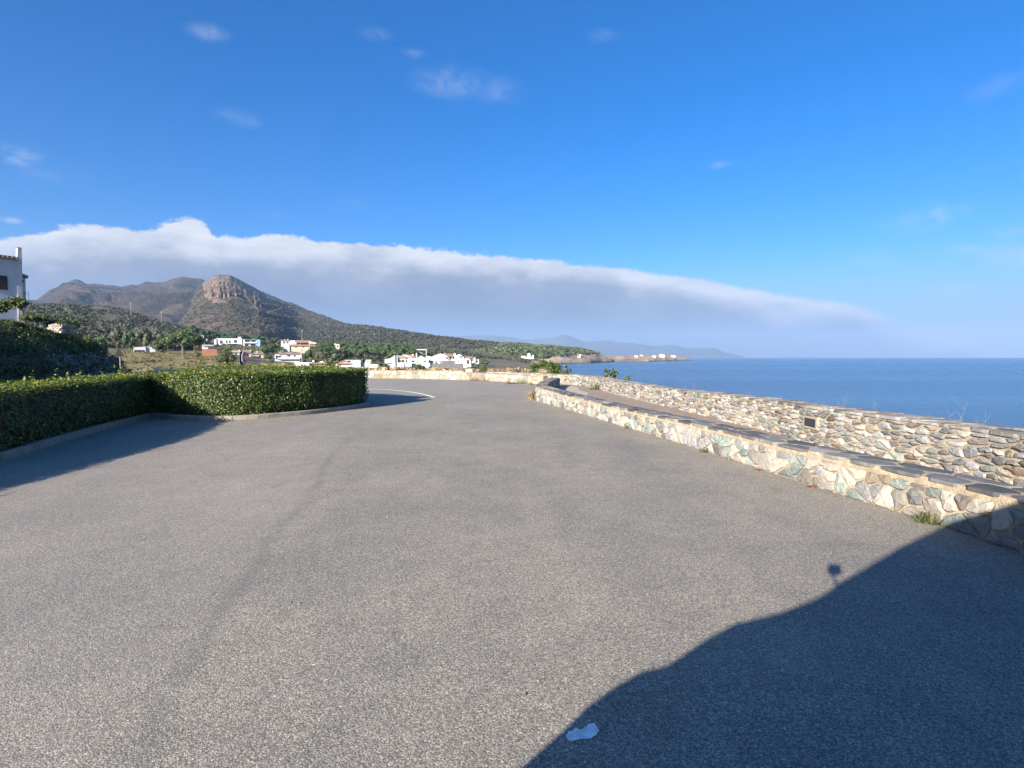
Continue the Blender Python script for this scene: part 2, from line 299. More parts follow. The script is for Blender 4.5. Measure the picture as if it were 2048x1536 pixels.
# building
simple('white_plaster', (0.50, 0.495, 0.485), 0.85, 0.04, 0.6)
simple('cream_plaster', (0.46, 0.39, 0.29), 0.85, 0.05, 0.6)
simple('blue_plaster', (0.22, 0.42, 0.62), 0.85, 0.05, 0.6)
simple('grey_plaster', (0.45, 0.46, 0.48), 0.85, 0.06, 0.6)
simple('terracotta_wall', (0.27, 0.125, 0.07), 0.9, 0.1, 0.6)
simple('dark_wood', (0.035, 0.022, 0.018), 0.6, 0.2, 5)
simple('dark_stone', (0.12, 0.115, 0.11), 0.9, 0.2, 1)
simple('dark_metal', (0.05, 0.05, 0.055), 0.5, 0.1, 5)
simple('pole_grey', (0.22, 0.22, 0.22), 0.6, 0.1, 5)
def tile_mat(name, a, b):
    m, N = newmat(name); o = oc(N)
    wv = N.n('ShaderNodeTexWave', {'Vector': o, 'Scale': 1.1, 'Distortion': 0.6, 'Detail': 2.0}); nz = N.noise(o, 1.6, 5, 0.7)
    c = N.mix(N.smooth(nz, 0.3, 0.7), a, b); finish(m, N, c, 0.9, wv.outputs['Fac'], 0.6, 0.06)
tile_mat('roof_tile', (0.30, 0.14, 0.085), (0.38, 0.20, 0.13))
tile_mat('roof_tile_old', (0.22, 0.16, 0.115), (0.30, 0.22, 0.16))
tile_mat('roof_grey', (0.30, 0.29, 0.26), (0.36, 0.35, 0.31))
m, N = newmat('glass_dark'); finish(m, N, (0.03, 0.04, 0.05), 0.15, spec=0.6)
m, N = newmat('plaque_black'); o = oc(N); finish(m, N, N.mix(N.noise(o, 60, 4), (0.018, 0.019, 0.023), (0.045, 0.048, 0.06)), 0.35, spec=0.5)
m, N = newmat('sign_red'); finish(m, N, (0.50, 0.015, 0.03), 0.4, spec=0.5)
m, N = newmat('sign_white'); finish(m, N, (0.82, 0.82, 0.84), 0.4, spec=0.5)
m, N = newmat('sign_back'); finish(m, N, (0.02, 0.02, 0.022), 0.8, spec=0.1)
m, N = newmat('van_paint'); finish(m, N, (0.62, 0.63, 0.64), 0.3, spec=0.5)
m, N = newmat('rubber'); finish(m, N, (0.02, 0.02, 0.02), 0.8)

# ------------------------------------------------------------------ object helpers
def tag(o, label=None, cat=None, group=None, kind=None):
    if label: o['label'] = label
    if cat: o['category'] = cat
    if group: o['group'] = group
    if kind: o['kind'] = kind
    return o
LOC = {}
def thing(name, label, cat, loc=(0, 0, 0), group=None, rz=0.0):
    o = bpy.data.objects.new(name, None); COL.objects.link(o); o.location = loc; o.rotation_euler = (0, 0, rz); o.empty_display_size = 0.2
    return tag(o, label, cat, group)
def mesh(name, V, Fc, mats, midx=None, tints=None, smooth=False, extra=None):
    me = bpy.data.meshes.new(name)
    V = np.asarray(V, dtype=float)
    me.from_pydata(V.tolist(), [], Fc.tolist() if isinstance(Fc, np.ndarray) else Fc)
    for mm in ([mats] if isinstance(mats, str) else mats): me.materials.append(MATS[mm])
    if midx is not None: me.polygons.foreach_set('material_index', np.asarray(midx, dtype=np.int32))
    if tints is not None:
        at = me.attributes.new('tint', 'FLOAT', 'FACE'); at.data.foreach_set('value', np.asarray(tints, dtype=np.float32))
    if extra is not None:
        at = me.attributes.new(extra[0], 'FLOAT', 'POINT'); at.data.foreach_set('value', np.asarray(extra[1], dtype=np.float32))
    if smooth: me.polygons.foreach_set('use_smooth', [True] * len(me.polygons))
    me.update(); return me
def obj(name, me, parent=None, **kw):
    o = bpy.data.objects.new(name, me); COL.objects.link(o)
    if parent is not None: o.parent = parent
    return tag(o, **kw) if kw else o
def part(name, V, Fc, mats, parent, world=True, **kw):
    """a part given in world coordinates under an unrotated thing"""
    V = np.asarray(V, dtype=float); tk = {k: kw.pop(k) for k in ('label', 'kind') if k in kw}
    if world and parent is not None:
        r = parent; L = np.zeros(3)
        while r is not None: L += np.array(r.location); r = r.parent
        V = V - L
    return obj(name, mesh(name, V, Fc, mats, **kw), parent, **tk)
def boxv(x0, x1, y0, y1, z0, z1):
    V = np.array([(x, y, z) for z in (z0, z1) for y in (y0, y1) for x in (x0, x1)], float)
    return V, [(0, 2, 3, 1), (4, 5, 7, 6), (0, 1, 5, 4), (2, 6, 7, 3), (0, 4, 6, 2), (1, 3, 7, 5)]
def join(parts_):
    Vs, Fs, k = [], [], 0
    for V, Fc in parts_:
        V = np.asarray(V); Vs.append(V); Fs += [tuple(int(i) + k for i in f) for f in Fc]; k += len(V)
    return np.concatenate(Vs), Fs
def tube(pts, rad, n=6):
    pts = [np.array(p, float) for p in pts]; V = []; Fc = []
    rad = rad if hasattr(rad, '__len__') else [rad] * len(pts)
    for i, p in enumerate(pts):
        t = (pts[min(i + 1, len(pts) - 1)] - pts[max(i - 1, 0)]); t /= (np.linalg.norm(t) + 1e-9)
        a = np.cross(t, (0, 0, 1) if abs(t[2]) < 0.9 else (1, 0, 0)); a /= np.linalg.norm(a); b = np.cross(t, a)
        for k in range(n):
            an = 2 * math.pi * k / n; V.append(p + rad[i] * (a * math.cos(an) + b * math.sin(an)))
    for i in range(len(pts) - 1):
        for k in range(n):
            Fc.append((i * n + k, i * n + (k + 1) % n, (i + 1) * n + (k + 1) % n, (i + 1) * n + k))
    Fc.append(tuple(range(n))[::-1]); Fc.append(tuple((len(pts) - 1) * n + k for k in range(n)))
    return np.array(V), Fc
def fbm(x, y, seed=0, octv=5):
    """cheap value noise with numpy"""
    r = 0; amp = 1; tot = 0
    for k in range(octv):
        xi = np.floor(x).astype(int); yi = np.floor(y).astype(int); fx = x - xi; fy = y - yi
        fx = fx * fx * (3 - 2 * fx); fy = fy * fy * (3 - 2 * fy)
        def h(a, b):
            q = np.sin(a * 127.1 + b * 311.7 + seed * 74.7 + k * 19.19) * 43758.5453; return q - np.floor(q)
        r = r + amp * ((h(xi, yi) * (1 - fx) + h(xi + 1, yi) * fx) * (1 - fy) + (h(xi, yi + 1) * (1 - fx) + h(xi + 1, yi + 1) * fx) * fy)
        tot += amp; amp *= 0.5; x = x * 2.03; y = y * 2.03
    return r / tot
def leaves(pos, nrm, size, rng, spread=0.9, aspect=0.5, fold=True):
    """leaf-shaped quads: pos Nx3, nrm Nx3"""
    n = len(pos); nn = nrm + rng.normal(0, spread, (n, 3)); nn /= np.linalg.norm(nn, axis=1)[:, None] + 1e-9
    t = np.cross(nn, rng.normal(0, 1, (n, 3))); t /= np.linalg.norm(t, axis=1)[:, None] + 1e-9
    b = np.cross(nn, t); s = (size * rng.uniform(0.65, 1.3, n))[:, None]
    V = np.empty((n, 4, 3)); V[:, 0] = pos - t * s * 0.5; V[:, 1] = pos + b * s * aspect * 0.5 + nn * s * 0.06; V[:, 2] = pos + t * s * 0.5; V[:, 3] = pos - b * s * aspect * 0.5 + nn * s * 0.06
    return V.reshape(-1, 3), np.arange(n * 4).reshape(n, 4)
def lumps(centers, radii, n, rng, size, flat=1.0, inner=0.55):
    """leaf quads spread in and over a set of ellipsoid lumps"""
    centers = np.asarray(centers, float); radii = np.asarray(radii, float)
    w = radii ** 2; idx = rng.choice(len(centers), n, p=w / w.sum())
    d = rng.normal(0, 1, (n, 3)); d /= np.linalg.norm(d, axis=1)[:, None]
    rr = rng.uniform(inner, 1.05, n)[:, None]
    pos = centers[idx] + d * radii[idx][:, None] * rr * np.array([1, 1, flat])
    return leaves(pos, d, size, rng, 0.7, 0.65) + (idx,)
def blob(c, r, rng, flat=0.8):
    """uneven solid core, 42 vertices, keeps light from passing through a crown"""
    import bmesh
    bm = bmesh.new(); bmesh.ops.create_icosphere(bm, subdivisions=2, radius=1.0)
    V = np.array([v.co[:] for v in bm.verts]); Fc = [tuple(v.index for v in f.verts) for f in bm.faces]; bm.free()
    V = V * (r * rng.uniform(0.75, 1.1, len(V))[:, None]) * np.array([1, 1, flat]) + np.array(c); return V, Fc

# ------------------------------------------------------------------ curves for the walls
class Path:
    def __init__(s, pts, step=0.12):
        P_ = [np.array(p, float) for p in pts]; P_ = [2 * P_[0] - P_[1]] + P_ + [2 * P_[-1] - P_[-2]]; out = []
        for i in range(1, len(P_) - 2):
            n = max(2, int(np.linalg.norm(P_[i + 1] - P_[i]) / step))
            for k in range(n):
                t = k / n; a, b, c, d = P_[i - 1], P_[i], P_[i + 1], P_[i + 2]
                out.append(0.5 * ((2 * b) + (c - a) * t + (2 * a - 5 * b + 4 * c - d) * t * t + (3 * b - a - 3 * c + d) * t ** 3))
        out.append(P_[-2]); s.p = np.array(out)
        seg = np.linalg.norm(np.diff(s.p, axis=0), axis=1); s.s = np.concatenate([[0], np.cumsum(seg)]); s.L = s.s[-1]
        t = np.gradient(s.p, axis=0); k = 3; t = np.array([t[max(0, i - k):i + k + 1].mean(0) for i in range(len(t))]); t /= np.linalg.norm(t, axis=1)[:, None]
        s.t = t
    def at(s, q):
        q = np.asarray(q, float)
        x = np.interp(q, s.s, s.p[:, 0]); y = np.interp(q, s.s, s.p[:, 1]); tx = np.interp(q, s.s, s.t[:, 0]); ty = np.interp(q, s.s, s.t[:, 1])
        l = np.hypot(tx, ty) + 1e-9; return np.stack([x, y], -1), np.stack([tx / l, ty / l], -1)

def clip(poly, n, c):
    out = []; m_ = len(poly)
    for i in range(m_):
        a = poly[i]; b = poly[(i + 1) % m_]; da = a[0] * n[0] + a[1] * n[1] - c; db = b[0] * n[0] + b[1] * n[1] - c
        if da <= 0: out.append(a)
        if (da < 0) != (db < 0) and abs(da - db) > 1e-12:
            t = da / (da - db); out.append((a[0] + (b[0] - a[0]) * t, a[1] + (b[1] - a[1]) * t))
    return out
def cells(L, Wd, du, dv, jit, gap, rng, aniso=1.0, merge=0.0):
    """irregular stone outlines on a strip L x Wd"""
    pts = []; rows = max(1, round(Wd / dv))
    for r in range(rows):
        u = rng.uniform(0, du)
        v0 = (r + 0.5) * Wd / rows
        while u < L:
            if rng.random() > merge: pts.append((u, v0 + rng.uniform(-jit, jit) * Wd / rows))
            u += du * rng.uniform(0.55, 1.5)
    pts = np.array(pts); ws = 1.0; wv = aniso; out = []
    for i, (u, v) in enumerate(pts):
        d2 = ((pts[:, 0] - u) * ws) ** 2 + ((pts[:, 1] - v) * wv) ** 2; near = np.argsort(d2)[1:15]
        poly = [(max(0, u - 2.2 * du), gap * .5), (min(L, u + 2.2 * du), gap * .5), (min(L, u + 2.2 * du), Wd - gap * .5), (max(0, u - 2.2 * du), Wd - gap * .5)]
        for j in near:
            n = np.array([(pts[j, 0] - u) * ws * ws, (pts[j, 1] - v) * wv * wv]); n /= np.linalg.norm(n)
            mid = ((pts[j, 0] + u) / 2, (pts[j, 1] + v) / 2); poly = clip(poly, n, n[0] * mid[0] + n[1] * mid[1] - gap * rng.uniform(0.3, 0.8))
            if len(poly) < 3: break
        if len(poly) < 3: continue
        # round the corners a little
        q = []
        m_ = len(poly)
        for k in range(m_):
            a = np.array(poly[k]); b = np.array(poly[(k + 1) % m_]); l = np.linalg.norm(b - a)
            if l < 0.012: q.append((a + b) / 2); continue
            c1 = rng.uniform(0.08, 0.26); c2 = rng.uniform(0.08, 0.26); q.append(a + (b - a) * c1)
            if l > 0.16: q.append((a + b) / 2 + rng.normal(0, 0.008, 2))
            q.append(b - (b - a) * c2)
        q = np.array(q)
        if len(q) < 5: continue
        cen = q.mean(0); ar = 0.5 * abs(np.dot(q[:, 0], np.roll(q[:, 1], 1)) - np.dot(q[:, 1], np.roll(q[:, 0], 1)))
        if ar < 0.0012: continue
        out.append((cen, q, ar))
    return out
def stone_solid(q, cen, proud, rng, back=0.03, inset=0.84, rough=0.006, tl=0.07):
    """returns (u, v, d) vertices and faces: a rim sunk in the mortar, a chipped front edge and an uneven face"""
    n = len(q); fr = cen + (q - cen) * inset
    tilt = rng.normal(0, tl, 2)
    dfr = proud + ((fr - cen) @ tilt) + rng.normal(0, rough, n); dm = proud * 0.45
    mid = cen + (q - cen) * 0.975
    V = [(a[0], a[1], -back) for a in q] + [(a[0], a[1], dm) for a in mid] + [(a[0], a[1], d) for a, d in zip(fr, dfr)] + [(cen[0], cen[1], proud + abs(rng.normal(0, rough)) + 0.004)]
    Fc = []
    for k in range(n):
        j = (k + 1) % n
        Fc += [(k, j, n + j, n + k), (n + k, n + j, 2 * n + j, 2 * n + k), (2 * n + k, 2 * n + j, 3 * n)]
    return np.array(V), Fc

def build_wall(root, path, hfun, T, face_cells, cope_cells, stone_set, cope_set, mortar, rng, side=1, cope_th=0.05, max_parts=290, dist_origin=(0, 0),
               over=0.03, back_cells=None, proud=(0.018, 0.042)):
    """side=1: the outward face lies on the left of the path's direction. face at t=0, back at t=T"""
    def fmap(V, back=False):
        V = np.asarray(V); xy, t = path.at(V[:, 0]); nl = np.stack([-t[:, 1], t[:, 0]], -1) * side
        h = hfun(V[:, 0]); hw = (h - cope_th) 
        off = (V[:, 2])[:, None] if not back else (-T - V[:, 2])[:, None]
        p = xy + nl * off; return np.column_stack([p, V[:, 1] * hw])
    def tmap(V):
        V = np.asarray(V); xy, t = path.at(V[:, 0]); nl = np.stack([-t[:, 1], t[:, 0]], -1) * side
        p = xy - nl * (V[:, 1])[:, None]; return np.column_stack([p, hfun(V[:, 0]) - cope_th + V[:, 2]])
    # mortar core
    ss = np.arange(0, path.L, 0.07); V = []; Fc = []
    for i, s_ in enumerate(ss):
        h = float(hfun(np.array([s_]))[0]); hw = h - cope_th
        xy, t = path.at(np.array([s_])); nl = np.array([-t[0, 1], t[0, 0]]) * side
        prof = [(0.0, -0.15), (0.0, 0.15 * hw), (0.0, 0.35 * hw), (0.0, 0.55 * hw), (0.0, 0.75 * hw), (0.0, 0.93 * hw), (-0.012, h - 0.012), (-T * 0.3, h - 0.003), (-T * 0.6, h - 0.003), (-T + 0.02, h - 0.010), (-T, 0.9 * hw), (-T, 0.5 * hw), (-T, -0.15)]
        for k, (o_, z_) in enumerate(prof):
            j = rng.normal(0, 0.004) if 0 < k < 12 else 0
            p = xy[0] + nl * (o_ + (j if k < 6 or k > 9 else 0)); V.append((p[0], p[1], z_ + (j if 6 <= k <= 9 else 0)))
        if i:
            a = (i - 1) * 13; b = i * 13
            for k in range(12): Fc.append((a + k, a + k + 1, b + k + 1, b + k) if side > 0 else (a + k, b + k, b + k + 1, a + k + 1))
    Fc.append(tuple(range(13))); Fc.append(tuple(range(len(V) - 13, len(V)))[::-1])
    part('mortar_core', V, Fc, mortar, root)
    groups = []
    for back, cl in ((False, face_cells), (True, back_cells)):
        if not cl: continue
        items = []
        for cen, q, ar in cl:
            V, Fc = stone_solid(q * np.array([1, 1.0]), cen, rng.uniform(*proud), rng)
            hw0 = float(hfun(np.array([cen[0]]))[0]) - cope_th; V[:, 1] = V[:, 1] / WALLH
            W3 = fmap(V, back); items.append((np.hypot(*(W3[:, :2].mean(0) - dist_origin)), W3, Fc, rng.choice(stone_set[0], p=stone_set[1])))
        groups.append(('stone', items))
    citems = []
    for cen, q, ar in cope_cells:
        z = rng.normal(0, 0.004); q = q.copy()
        V, Fc = stone_solid(q, cen, cope_th + z + 0.004, rng, back=0.0, inset=0.965, rough=0.0018, tl=0.008); V[:len(q), 2] = 0.002
        V[len(q):2 * len(q), 2] = (cope_th + z) * 0.72; V[:, 1] -= over
        W3 = tmap(V); Fc = Fc + [tuple(range(len(q)))[::-1]]
        citems.append((np.hypot(*(W3[:, :2].mean(0) - dist_origin)), W3, Fc, rng.choice(cope_set[0], p=cope_set[1])))
    groups.append(('coping_slab', citems))
    for nm, items in groups:
        items.sort(key=lambda q_: q_[0]); cap = max_parts
        for d_, V, Fc, mt in items[:cap]: part(nm, V, Fc, mt, root, tints=[rng.random()] * len(Fc))
        rest = items[cap:]
        if rest:
            ms = sorted({r_[3] for r_ in rest}); V, Fc = join([(r_[1], r_[2]) for r_ in rest]); mi = []; ti = []
            for r_ in rest: mi += [ms.index(r_[3])] * len(r_[2]); ti += [rng.random()] * len(r_[2])
            part(nm + '_fill', V, Fc, ms, root, midx=mi, tints=ti, kind='stuff')
    return fmap, tmap
WALLH = 1.0
def norm_cells(cl, h):      # v in 0..1 of the face's height
    return cl

# ------------------------------------------------------------------ the ground
near_pts = [(2.42, 33.2), (1.65, 28.5), (1.16, 24.6), (1.03, 22.3), (1.15, 21.2), (1.45, 20.2), (1.8, 18.6), (2.2, 17.0), (2.72, 14.6), (3.1, 13.0), (3.42, 11.6), (3.68, 10.4), (3.86, 9.4), (4.02, 8.4), (4.28, 7.15), (4.48, 6.25), (4.6, 5.6), (4.68, 5.0), (4.74, 4.0), (4.74, 2.2), (4.7, 0.5)]
par_pts = [(-2.0, 41.6), (0.6, 39.4), (2.7, 37.0), (4.15, 34.2), (4.72, 31), (4.86, 27.5), (5.05, 24.2), (5.42, 20.9), (5.92, 18.2), (6.40, 16.2), (6.78, 14.4), (7.0, 12.7), (7.18, 11.3), (7.32, 10.2), (7.42, 8.9), (7.40, 7.8), (7.3, 5.5), (7.1, 3.0), (6.9, 0.0)]
PH = lambda y: np.interp(y, [10.0, 12.5, 14.3, 16.1, 18.1, 20.8], [0.82, 0.80, 0.76, 0.74, 0.69, 0.65])   # the path falls toward the near end, the parapet stands taller there
par_pts = [(x * (1.8 - float(PH(y))) / 1.15, y * (1.8 - float(PH(y))) / 1.15) for x, y in par_pts]
far_pts = [(-13.9, 46.0), (-11.8, 45.6), (-8.5, 44.8), (-6.1, 43.6), (-3.7, 42.0), (-1.6, 39.9), (0, 37.6), (1.3, 35.9), (2.05, 35.0)]
nearP, parP, farP = Path(near_pts), Path(par_pts), Path(far_pts)

def grid_sheet(name, outline_l, outline_r, n, z, mat, **kw):
    V = []; Fc = []
    for i in range(len(outline_l)):
        a = np.array(outline_l[i]); b = np.array(outline_r[i])
        for k in range(n + 1):
            p = a + (b - a) * k / n; V.append((p[0], p[1], z))
        if i:
            for k in range(n): Fc.append(((i - 1) * (n + 1) + k, (i - 1) * (n + 1) + k + 1, i * (n + 1) + k + 1, i * (n + 1) + k))
    return obj(name, mesh(name, V, Fc, mat), None, kind='structure')
ys = [-45, -20, 0, 3, 6, 9, 12, 16, 20, 24, 28, 32, 36, 40, 44, 47]
def parx(y):
    o_ = np.argsort(parP.p[:, 1]); return float(np.interp(y, parP.p[o_, 1], parP.p[o_, 0]))
rx = [9 if y < 0 else parx(y) + 0.3 for y in ys]
rx[-2:] = [-3.8, -6.0]; rx[-3] = 0.6
grid_sheet('road', [(-45, y) for y in ys], [(x, y) for x, y in zip(rx, ys)], 6, 0.0, 'asphalt')
# path between the two walls
ps = np.linspace(0.6, nearP.L, 90); xy, t = nearP.at(ps); nr = np.stack([t[:, 1], -t[:, 0]], -1) * -1
side_n = np.stack([-t[:, 1], t[:, 0]], -1)
inner = xy + side_n * 0.3
def par_edge(p):
    q = parP.p[np.argmin(np.hypot(parP.p[:, 0] - p[0], parP.p[:, 1] - p[1]))]; return q
outer = np.array([par_edge(p) for p in inner]); midl = inner + (outer - inner) * np.clip(0.62 + 0.05 * np.sin(ps * 1.3), 0, 1)[:, None]
def strip(name, A, B, z, mat, **kw):
    V = [(a[0], a[1], z) for a in A] + [(b[0], b[1], z) for b in B]; n = len(A)
    return obj(name, mesh(name, V, [(i, i + 1, n + i + 1, n + i) for i in range(n - 1)], mat), None, kind='structure')
strip('path', inner, midl, 0.012, 'path_pale'); strip('path_verge', midl, outer + 0.12, 0.02, 'path_red')

# white line of the junction and the paint blot
def ribbon(name, pts, w, z, mat, label, cat):
    pth = Path(pts, 0.3); L_ = pth.p + np.stack([-pth.t[:, 1], pth.t[:, 0]], -1) * w / 2; R_ = pth.p - np.stack([-pth.t[:, 1], pth.t[:, 0]], -1) * w / 2
    L_ = L_.copy(); R_ = R_.copy()
    V = [(a[0], a[1], z) for a in L_] + [(b[0], b[1], z) for b in R_]; n = len(L_)
    return obj(name, mesh(name, V, [(i, n + i, n + i + 1, i + 1) for i in range(n - 1)], mat), None, kind='structure')
ribbon('road_marking', [G(x, y)[:2] for x, y in ((600, 774), (680, 775.5), (735, 777.7), (783, 780), (821, 784), (850, 789.5), (869, 795))], 0.15, 0.005, 'road_paint', '', '')
bl = [(1132,1474),(1137,1466),(1146,1463),(1150,1458),(1158,1461),(1167,1459),(1172,1456),(1178,1449),(1186,1448),(1194,1454),(1198,1463),(1192,1471),(1183,1478),(1172,1480),(1160,1480),(1150,1482),(1143,1485),(1136,1482)]
bv = []
for k, (x, y) in enumerate(bl):
    x2, y2 = bl[(k + 1) % len(bl)]
    for f_ in (0, 0.33, 0.66): bv.append(tuple(G(x + (x2 - x) * f_ + random.uniform(-1.2, 1.2), y + (y2 - y) * f_ + random.uniform(-1.0, 1.0))[:2]) + (0.005,))
blot = obj('paint_blot', mesh('paint_blot', bv, [tuple(range(len(bv)))[::-1]], 'road_paint'))
tag(blot, 'small ragged splash of white paint on the asphalt at the edge of the vehicle shadow', 'paint splash')

# ------------------------------------------------------------------ walls
rng = np.random.default_rng(21)
def hn(s_):      # height along the near wall
    y = np.interp(s_, nearP.s, nearP.p[:, 1]); return np.interp(y, [0, 6, 10, 14.5, 17, 20, 22, 30, 33], [0.50, 0.49, 0.475, 0.475, 0.50, 0.555, 0.60, 0.55, 0.53])
def scaled(cl, h): return [(np.array([c_[0], c_[1] / h]), np.column_stack([q[:, 0], q[:, 1] / h]), a_) for c_, q, a_ in cl]
nw = thing('low_stone_wall', 'low curved stone wall with a dark slate coping at the right edge of the road', 'wall', (4.7, 3.0, 0))
fc = scaled(cells(nearP.L, 0.395, 0.20, 0.135, 0.36, 0.015, rng, 1.15, 0.26), 0.445)
bc = scaled([c_ for c_ in cells(nearP.L, 0.445, 0.28, 0.16, 0.3, 0.018, rng, 1.4) if c_[0][0] < 10.5], 0.445)
cc = cells(nearP.L, 0.56, 0.50, 0.27, 0.22, 0.030, rng, 1.9, 0.12)
build_wall(nw, nearP, hn, 0.5, fc, cc, (['stone_cream', 'stone_pale', 'stone_green', 'stone_grey', 'stone_greybrown', 'stone_sand'], [.27, .15, .27, .18, .09, .04]),
           (['slate_dark', 'slate_mid', 'slate_pale'], [.68, .26, .06]), 'mortar_near', rng, side=-1, cope_th=0.04, over=0.03, back_cells=bc)
def hp(s_):
    y = np.interp(s_, parP.s, parP.p[:, 1]); return np.interp(y, [8.5, 10.9, 12.9, 14.8, 17.5, 20.8], [0.82, 0.80, 0.76, 0.74, 0.69, 0.65]) + 0.008 * np.sin(np.asarray(s_) * 0.7)
pw = thing('stone_parapet', 'long curved parapet wall of small mixed stones along the sea side of the path', 'wall', (7.1, 3.0, 0))
fc = [c_ for c_ in cells(parP.L, 0.60, 0.23, 0.070, 0.30, 0.022, rng, 2.9, 0.17)]
fc = scaled(fc, 0.60)
cc = cells(parP.L, 0.72, 0.36, 0.24, 0.2, 0.022, rng, 1.7, 0.05)
fpar, tpar = build_wall(pw, parP, hp, 0.66, fc, cc, (['stone_white', 'stone_pale', 'stone_cream', 'stone_grey', 'stone_green', 'stone_greybrown', 'stone_brown', 'slate_mid', 'stone_sand'], [.20, .14, .14, .13, .13, .11, .04, .05, .06]),
           (['slate_mid', 'slate_pale', 'stone_greybrown', 'stone_cream'], [.14, .36, .24, .26]), 'mortar_pale', rng, side=-1, cope_th=0.04, over=0.03)
def hf(s_): return np.interp(s_, [0, 1.35, 1.36, 6, 11.0, 11.05, 14, farP.L], [0.84, 0.84, 0.66, 0.68, 0.74, 0.62, 0.60, 0.58])
fw = thing('far_stone_wall', 'far cream stone wall with thin coping closing the bend of the road', 'wall', (-5, 42.8, 0))
fc = scaled(cells(farP.L, 0.62, 0.42, 0.26, 0.36, 0.045, rng, 1.2, 0.12), 0.62)
cc = cells(farP.L, 0.46, 0.7, 0.46, 0.1, 0.02, rng, 1.6)
build_wall(fw, farP, hf, 0.40, fc, cc, (['stone_pale', 'stone_sand', 'stone_cream', 'stone_white', 'stone_green'], [.36, .26, .22, .10, .06]),
           (['slate_mid', 'slate_pale', 'stone_greybrown', 'stone_sand'], [.15, .35, .25, .25]), 'mortar', rng, side=-1, cope_th=0.04, over=0.03)
# plaque in the parapet
pl = G(1627, 845, 0.33); j = int(np.argmin(np.abs(parP.p[:, 0] / parP.p[:, 1] - (1627 - 1024) / F))); pc = parP.p[j]; tt = parP.t[j]; nrm2 = np.array([tt[1], -tt[0]])
zc = H + ray(1627, 845)[2] * pc[1] / ray(1627, 845)[1]
ang = math.atan2(tt[1], tt[0])
pq = thing('wall_plaque', 'small black rectangular plaque set in the parapet above a white stone', 'plaque', (pc[0] + nrm2[0] * 0.045, pc[1] + nrm2[1] * 0.045, zc), None, ang)
V, Fc = boxv(-0.19, 0.19, -0.012, 0.02, -0.085, 0.085); obj('plate', mesh('plate', V, Fc, 'plaque_black'), pq)
V, Fc = boxv(-0.235, 0.235, -0.005, 0.05, -0.125, 0.125); obj('mortar_surround', mesh('mortar_surround', V, Fc, 'mortar_pale'), pq)

# ------------------------------------------------------------------ hedges, kerb, island
h1 = [(-8.45, 2.5), (-8.6, 5.0), (-8.68, 7.2), (-8.89, 9.3), (-9.26, 10.6), (-9.66, 11.9), (-10.15, 13.6), (-10.70, 15.98)]
h2 = [(-10.70, 15.99), (-10.3, 15.85), (-9.7, 15.5), (-8.97, 15.26), (-8.2, 15.2), (-7.47, 15.55), (-6.9, 16.15), (-6.3, 16.9), (-5.86, 17.9), (-5.42, 19.0), (-5.28, 19.7)]
h2h = h2[:-1] + [(-5.34, 19.62)]
h3 = [(-5.62, 20.95), (-7.6, 22.4), (-10.5, 24.3), (-13.6, 26.3), (-16.5, 28.2)]
KP1, KP2 = Path(h1, 0.1), Path(h2, 0.1)
kb = thing('kerb', 'pale concrete kerb along the foot of the hedge island', 'kerb', (-8.9, 9.3, 0)); kb['kind'] = 'structure'
def kerb_run(pth, blen=0.98):
    s0 = 0.0
    while s0 < pth.L - 0.3:
        s1 = min(s0 + blen, pth.L); ss = np.linspace(s0 + 0.006, s1 - 0.006, 4); xy, t = pth.at(ss); nl = np.stack([-t[:, 1], t[:, 0]], -1); dz = random.uniform(-0.006, 0.006); V = []
        hz = 0.135 + dz
        for p, n_ in zip(xy, nl):
            for o_, z in ((0.0, -0.05), (0.0, hz - 0.02), (0.02, hz), (0.14, hz), (0.14, -0.05)): V.append((p[0] + n_[0] * o_, p[1] + n_[1] * o_, z))
        Fc = []
        for i in range(3):
            for k in range(4): Fc.append((i * 5 + k, (i + 1) * 5 + k, (i + 1) * 5 + k + 1, i * 5 + k + 1))
        Fc += [(4, 3, 2, 1, 0), (15, 16, 17, 18, 19)]
        part('kerb_stone', V, Fc, 'kerb_concrete', kb); s0 = s1
kerb_run(KP1); kerb_run(KP2)
# tip of the kerb round the island end
kerb_run(Path([(-5.28, 19.7), (-5.36, 20.3), (-5.75, 21.0)], 0.1), 0.65)
isl = [(-8.6, 2.5, .11)]
soilV = [(p[0], p[1], 0.10) for p in KP1.p[::4]] + [(p[0], p[1], 0.10) for p in KP2.p[::4]] + [(-5.7, 20.9, .10), (-18.5, 30.2, .10), (-20, 20, .10), (-13, 2.5, .10)]
soilV = [(x - 0.1, y + 0.06, z) for x, y, z in soilV]
obj('island_soil', mesh('island_soil', soilV, [tuple(range(len(soilV)))], 'soil'), None, kind='structure')

